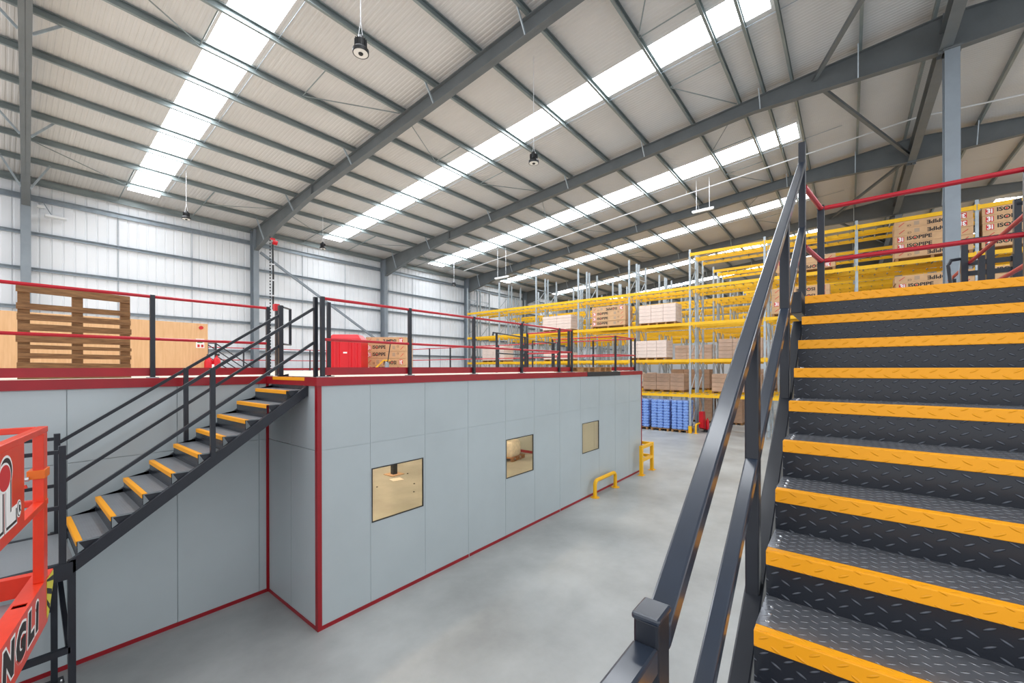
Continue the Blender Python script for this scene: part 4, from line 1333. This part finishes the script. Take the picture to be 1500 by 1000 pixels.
for zz in (5.205, 4.70):
    obj('top_rail' if zz > 5 else 'mid_rail', MB().tube([(5.9, -1.38, zz), (10.6, -1.38, zz)], 0.024, 10), 'railred', rl, smooth=True)
g = thing('loading_gate', 'charcoal square-tube loading gate beyond the stair head at far right', 'gate', (9.0, -1.7, ZT))
obj('gate_post', MB().box(8.96, 9.04, -1.36, -1.29, ZT, 5.56), 'dark', g)
obj('gate_post', MB().box(8.96, 9.04, -1.62, -1.54, ZT, 5.45), 'dark', g)
obj('gate_post', MB().box(8.96, 9.04, -1.87, -1.80, ZT, 6.02), 'dark', g)
obj('gate_post', MB().box(8.96, 9.04, -2.75, -2.66, ZT, 6.02), 'dark', g)
for zz in (5.53, 5.2, 5.05):
    obj('gate_bar', MB().box(8.97, 9.03, -2.7, -1.3, zz - 0.035, zz + 0.03), 'dark', g)
obj('gate_hoop', MB().tube([(9.0, -1.25, ZT), (9.0, -1.16, 5.2), (9.0, -1.19, 5.27), (9.0, -1.32, 5.28)], 0.022, 8), 'dark', g)
obj('arm', MB().tube([(8.98, -1.83, 5.95), (8.9, -2.2, 5.98), (8.9, -2.7, 5.9)], 0.03, 8), 'dark', g)
obj('counterweight', MB().box(8.93, 9.07, -1.98, -1.78, 4.75, 5.25), 'dark', g)
obj('cable', MB().tube([(9.0, -1.3, 5.5), (9.0, -1.22, 4.25)], 0.007, 6), 'galv', g)

# -- left stair
LG, LR = 0.2535, 0.18
LX, LZt = 2.765, 3.55
ly0, ly1 = 6.10, 7.2
ls = thing('staircase', 'charcoal steel staircase climbing to the deck at the left', 'stairs', (1.5, 6.65, 0))
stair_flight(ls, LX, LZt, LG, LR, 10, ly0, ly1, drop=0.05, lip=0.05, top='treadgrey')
LL = LZt - 10 * LR
def lz(x): return LZt - LR / LG * (LX - x)
for (ya, yb) in ((6.035, 6.09), (7.21, 7.265)):
    s = MB().poly([(0.40, ya, lz(0.40) - 0.28), (2.79, ya, lz(2.79) - 0.28), (2.79, ya, lz(2.79) - 0.13), (0.40, ya, lz(0.40) - 0.13)], (0, yb - ya, 0))
    obj('stringer', s, 'dark', ls, bevel=0.004)
    for k in range(10):
        cl = MB()
        x, z = LX - k * LG, LZt - k * LR
        cl.poly([(x + 0.01, ya, z - 0.008), (x + LG, ya, z - 0.008), (x + LG, ya, lz(x + LG) - 0.14), (x + 0.01, ya, lz(x + 0.01) - 0.14)] if ya > 7 else
                [(x + 0.02, yb - 0.012, z - 0.012), (x + LG - 0.02, yb - 0.012, z - 0.012), (x + 0.06, yb - 0.012, lz(x + 0.05) - 0.12)], (0, 0.01, 0))
        obj('tread_bracket', cl, 'dark', ls)
for yc, xs in ((6.06, (0.39, 1.645, 2.912)), (7.24, (0.425, 1.65, None))):
    ys_ = (yc - 0.026, yc + 0.026)
    for k, x in enumerate(xs):
        if x is None:
            continue
        zb = (LL, lz(1.65) - 0.2, DZ)[k]
        zt_ = (2.92, lz(1.65) + 0.93, 4.72)[k]
        obj('baluster_post', MB().box(x - 0.026, x + 0.026, ys_[0], ys_[1], zb, zt_), 'dark', ls, bevel=0.003)
    for nm, h in (('handrail', 0.925), ('mid_rail', 0.43)):
        x0, x1 = xs[0] + 0.02, 2.89
        obj(nm, MB().bar((x0, yc, lz(x0) + h - 0.012), (x1, yc, lz(x1) + h - 0.012), 0.036, 0.036), 'dark', ls)
    # level rails round the landing
    for nm, z in (('landing_rail', 2.86), ('landing_rail', 2.31)):
        obj(nm, MB().bar((-1.3, yc, z), (xs[0] - 0.02, yc, z), 0.036, 0.036), 'dark', ls)
    obj('baluster_post', MB().box(-1.33, -1.28, ys_[0], ys_[1], LL, 2.92), 'dark', ls)
obj('landing_plate', MB().box(-1.3, 0.47, 6.09, 7.21, LL - 0.008, LL), 'landing', ls)
obj('landing_frame', MB().box(-1.3, 0.46, 6.03, 6.09, LL - 0.16, LL + 0.005).box(-1.3, 0.46, 7.21, 7.27, LL - 0.16, LL + 0.005).box(0.40, 0.46, 6.09, 7.21, LL - 0.15, LL - 0.01).box(-1.3, -1.24, 6.09, 7.21, LL - 0.15, LL - 0.01), 'dark', ls)
for (x, y) in ((0.425, 6.035), (0.37, 7.215), (-1.3, 6.035), (-1.3, 7.215)):
    lg = obj('leg', MB().box(x, x + 0.055, y, y + 0.055, 0.012, LL - 0.16 if x < 0 else LL + 0.02), 'dark', ls)
    obj('foot_plate', MB().box(x - 0.05, x + 0.105, y - 0.05, y + 0.1, 0, 0.012), 'dark', lg)
    obj('anchor_bolt', MB().lathe((x + 0.08, y - 0.03, 0.012), [(0.012, 0), (0.012, 0.02), (0.006, 0.03)], 8), 'chrome', lg)
obj('leg_brace', MB().bar((0.44, 6.06, 0.88), (-1.28, 6.06, 0.88), 0.05, 0.06), 'dark', ls)
obj('leg_brace', MB().bar((0.40, 7.24, 0.88), (-1.28, 7.24, 0.88), 0.05, 0.06), 'dark', ls)
obj('leg_brace', MB().bar((0.43, 6.1, 0.9), (0.41, 7.2, 1.6), 0.04, 0.05), 'dark', ls)

# -- small stair going down behind the deck
bs = thing('staircase', 'small charcoal stair going down at the back of the deck', 'stairs', (4.0, 19.5, DZ))
YA = 18.6
for yc in (YA, YA + 1.0):
    for x in (4.55, 5.15):
        obj('baluster_post', MB().box(x - 0.03, x + 0.03, yc - 0.03, yc + 0.03, DZ, DZ + 1.1), 'dark', bs)
    for hh in (1.08, 0.62):
        obj('handrail', MB().bar((5.15, yc, DZ + hh), (7.2, yc, DZ + hh - 1.5), 0.035, 0.035), 'dark', bs)
    obj('top_rail', MB().bar((4.55, yc, DZ + 1.08), (5.15, yc, DZ + 1.08), 0.035, 0.035), 'dark', bs)

# ------------------------------------------------------------------ scissor lift
LA = math.atan2(0.97638, 0.21604)
lf = thing('scissor_lift', 'orange-red scissor lift platform at the left edge', 'lift', (0.230, 4.796, 0), LA, local=True)
zb0, zb1, zt_, zm = 1.74, 2.08, 3.24, 2.684
Lf, Wd, BW = 2.5, 1.1, 0.10
bm_ = MB()
bm_.poly([(-Lf, 0, zb0), (0.0, 0, zb0), (0.18, 0, 1.97), (0.18, 0, zb1), (-Lf, 0, zb1)], (0, 0.006, 0))
bm_.poly([(-Lf, BW - 0.006, zb0 + 0.1), (0.0, BW - 0.006, zb0 + 0.1), (0.18, BW - 0.006, 1.97), (0.18, BW - 0.006, zb1), (-Lf, BW - 0.006, zb1)], (0, 0.006, 0))
for (a, b) in ((-0.435, 0.18), (-1.05, -0.49), (-1.7, -1.105), (-Lf, -1.755)):
    bm_.box(a, b, 0.006, BW - 0.006, zb1 - 0.006, zb1)
for a in (-0.49, -1.105, -1.755):
    bm_.box(a, a + 0.055, 0.006, 0.016, zb1 - 0.006, zb1).box(a, a + 0.055, BW - 0.016, BW - 0.006, zb1 - 0.006, zb1)
bm_.box(-Lf, 0.174, 0.006, BW - 0.006, zb1 - 0.09, zb1 - 0.06)
bm_.box(0.174, 0.18, 0.006, BW - 0.006, 1.97, zb1 - 0.006)
obj('side_beam', bm_, 'orange', lf)
obj('side_beam', MB().box(-Lf, 0.18, Wd - BW, Wd, zb0, zb1), 'orange', lf)
obj('end_beam', MB().box(0.11, 0.18, BW + 0.001, Wd - BW - 0.001, 1.93, zb1), 'orange', lf)
obj('end_beam', MB().box(-Lf, -Lf + 0.09, BW + 0.001, Wd - BW - 0.001, 1.9, zb1), 'orange', lf)
obj('platform_floor', MB().box(-Lf + 0.09, 0.11, BW + 0.001, Wd - BW - 0.001, 1.87, 1.90), 'landing', lf)
for (px, py) in ((-0.10, 0.0), (-0.10, Wd - 0.06), (-1.2, 0.0), (-1.2, Wd - 0.06), (-Lf + 0.02, 0.0), (-Lf + 0.02, Wd - 0.06)):
    obj('post', MB().box(px, px + 0.062, py, py + 0.058, zb1, zt_ - 0.045).box(px + 0.066, px + 0.132, py + 0.004, py + 0.054, zb1, zt_ - 0.045), 'orange', lf, bevel=0.005)
def rail_rect(z0_, z1_):
    for (y0_, y1_) in ((0.0, 0.058), (Wd - 0.058, Wd)):
        obj('guard_rail', MB().box(-Lf, 0.035, y0_, y1_, z0_, z1_), 'orange', lf, bevel=0.006)
    for x0_ in (-0.02, -Lf):
        obj('guard_rail', MB().box(x0_, x0_ + 0.05, 0.06, Wd - 0.06, z0_, z1_), 'orange', lf, bevel=0.006)
rail_rect(zt_ - 0.045, zt_)
rail_rect(zm - 0.047, zm)
cp = obj('clip', MB().box(-0.112, 0.036, -0.008, 0.085, 2.86, 2.925), 'orangeclip', lf, bevel=0.004)
obj('clip_bolt', MB().tube([(-0.12, 0.07, 2.87), (-0.12, 0.09, 2.87)], 0.016, 10), 'chrome', cp)
obj('bracket', MB().bar((-0.02, 0.1, 2.80), (-0.02, 0.42, 2.69), 0.02, 0.025), 'orange', lf)
# sign plate between the rails with its lettering
pn = obj('sign_plate', MB().box(-1.9, -0.615, -0.004, -0.0005, zm - 0.03, zt_ - 0.04), 'orange', lf)
ML = Matrix.Rotation(PI / 2, 4, 'X')              # writing facing the lift's right side, reading towards its far end
def lt(x, y, z): return Matrix.Translation((x, y, z)) @ ML
for (body, x, z, sz) in (('L', -0.92, 2.875, 0.34), ('I', -1.10, 2.875, 0.34)):
    text('lettering', body, sz, 'inkwhite', pn, lt(x, -0.0085, z), off=0.02, ext=0.001)
    text('lettering_shadow', body, sz, 'ink', pn, lt(x + 0.022, -0.007, z - 0.012), off=0.028, ext=0.0005)
    text('lettering_outline', body, sz, 'inkwhite', pn, lt(x + 0.016, -0.0055, z - 0.008), off=0.046, ext=0.0005)
def disc(x, z, rx, rz, y, th=0.001):
    pts = [(x + rx * math.cos(2 * PI * k / 24), y, z + rz * math.sin(2 * PI * k / 24)) for k in range(24)]
    return MB().poly(pts, (0, th, 0))
obj('logo_dot', disc(-1.03, 3.05, 0.10, 0.075, -0.012), 'inkred', pn)
obj('logo_dot_ring', disc(-1.03, 3.05, 0.113, 0.088, -0.0105), 'inkwhite', pn)
obj('logo_shadow', disc(-0.985, 3.065, 0.11, 0.095, -0.0065), 'ink', pn)
obj('logo_outline', disc(-0.98, 3.068, 0.122, 0.106, -0.0052), 'inkwhite', pn)
obj('registered_ring', disc(-0.735, 2.80, 0.046, 0.055, -0.0052), 'inkwhite', pn)
obj('registered_disc', disc(-0.735, 2.80, 0.038, 0.047, -0.0064), 'ink', pn)
obj('registered_field', disc(-0.735, 2.80, 0.032, 0.041, -0.0076), 'inkwhite', pn)
text('registered_mark', 'R', 0.06, 'ink', pn, lt(-0.735, -0.0088, 2.80), off=0.002, ext=0.0005)
sb = [c for c in lf.children if c.name.startswith('side_beam')][0]
for ch, x in zip('DINGLi', (-1.36, -1.17, -0.94, -0.69, -0.47, -0.315)):
    text('lettering', ch, 0.27, 'ink', sb, lt(x, -0.003, 1.915), off=0.016, ext=0.0008, shear=0.1)
    text('lettering_outline', ch, 0.27, 'inkwhite', sb, lt(x, -0.0015, 1.915), off=0.032, ext=0.0006, shear=0.1)
hzp = [(-0.03, 1.775), (0.03, 1.785), (0.175, 1.975), (0.175, 2.07), (-0.03, 2.07)]
obj('hazard_plate', MB().poly([(x, -0.0022, z) for x, z in hzp], (0, 0.0015, 0)), 'hazard', sb)
hs = MB()
for z0_ in (1.82, 1.91, 2.0):
    za_, zb_ = z0_ + 0.055, z0_ - 0.01
    xr = min(0.175, 0.03 + (zb_ - 1.785) * 0.76) if zb_ < 1.975 else 0.175
    hs.poly([(-0.03, -0.0036, za_), (xr, -0.0036, zb_), (xr, -0.0036, zb_ + 0.042), (-0.03, -0.0036, min(za_ + 0.042, 2.07))], (0, 0.001, 0))
obj('hazard_stripes', hs, 'black', sb)
# scissor stack and wheels below the platform, out of frame
for k in range(3):
    za, zbb = 0.75 + k * 0.33, 0.75 + (k + 1) * 0.33
    for y in (0.3, 0.8):
        obj('scissor_arm', MB().bar((-2.2, y, za), (-0.25, y, zbb), 0.05, 0.1), 'orange', lf)
        obj('scissor_arm', MB().bar((-0.25, y + 0.07, za), (-2.2, y + 0.07, zbb), 0.05, 0.1), 'orange', lf)
obj('chassis', MB().box(-2.35, -0.1, 0.12, 1.0, 0.25, 0.7), 'orange', lf, bevel=0.03)
for (x, y) in ((-1.95, 0.02), (-1.95, 0.92), (-0.5, 0.02), (-0.5, 0.92)):
    obj('wheel', MB().tube([(x, y, 0.25), (x, y + 0.18, 0.25)], 0.25, 24), 'black', lf, smooth=True)

# ------------------------------------------------------------------ light, camera
W = bpy.data.worlds.new('World')
S.world = W
W.use_nodes = True
bgn = W.node_tree.nodes['Background']
bgn.inputs['Color'].default_value = (0.92, 0.95, 1.0, 1)
bgn.inputs['Strength'].default_value = 1.5

cam = bpy.data.cameras.new('camera')
cam.sensor_width = 36.0
cam.lens = 609.0 / 1500 * 36
cam.shift_y = 38.4 / 1500
cam.clip_start = 0.05
cam.clip_end = 300
co = bpy.data.objects.new('camera', cam)
COL.objects.link(co)
th = math.atan2(494, 609)
co.matrix_world = Matrix.Translation((0, 0, H)) @ Matrix.Rotation(th - PI / 2, 4, 'Z') @ Matrix.Rotation(PI / 2, 4, 'X') @ Matrix.Rotation(math.radians(-0.16), 4, 'Z')
S.camera = co
S.view_settings.view_transform = 'Standard'
S.view_settings.look = 'None'
S.view_settings.exposure = 0.0
S.view_settings.gamma = 1.0
S.view_settings.use_curve_mapping = False
S.cycles.max_bounces = 10
S.cycles.diffuse_bounces = 6
S.cycles.transparent_max_bounces = 16
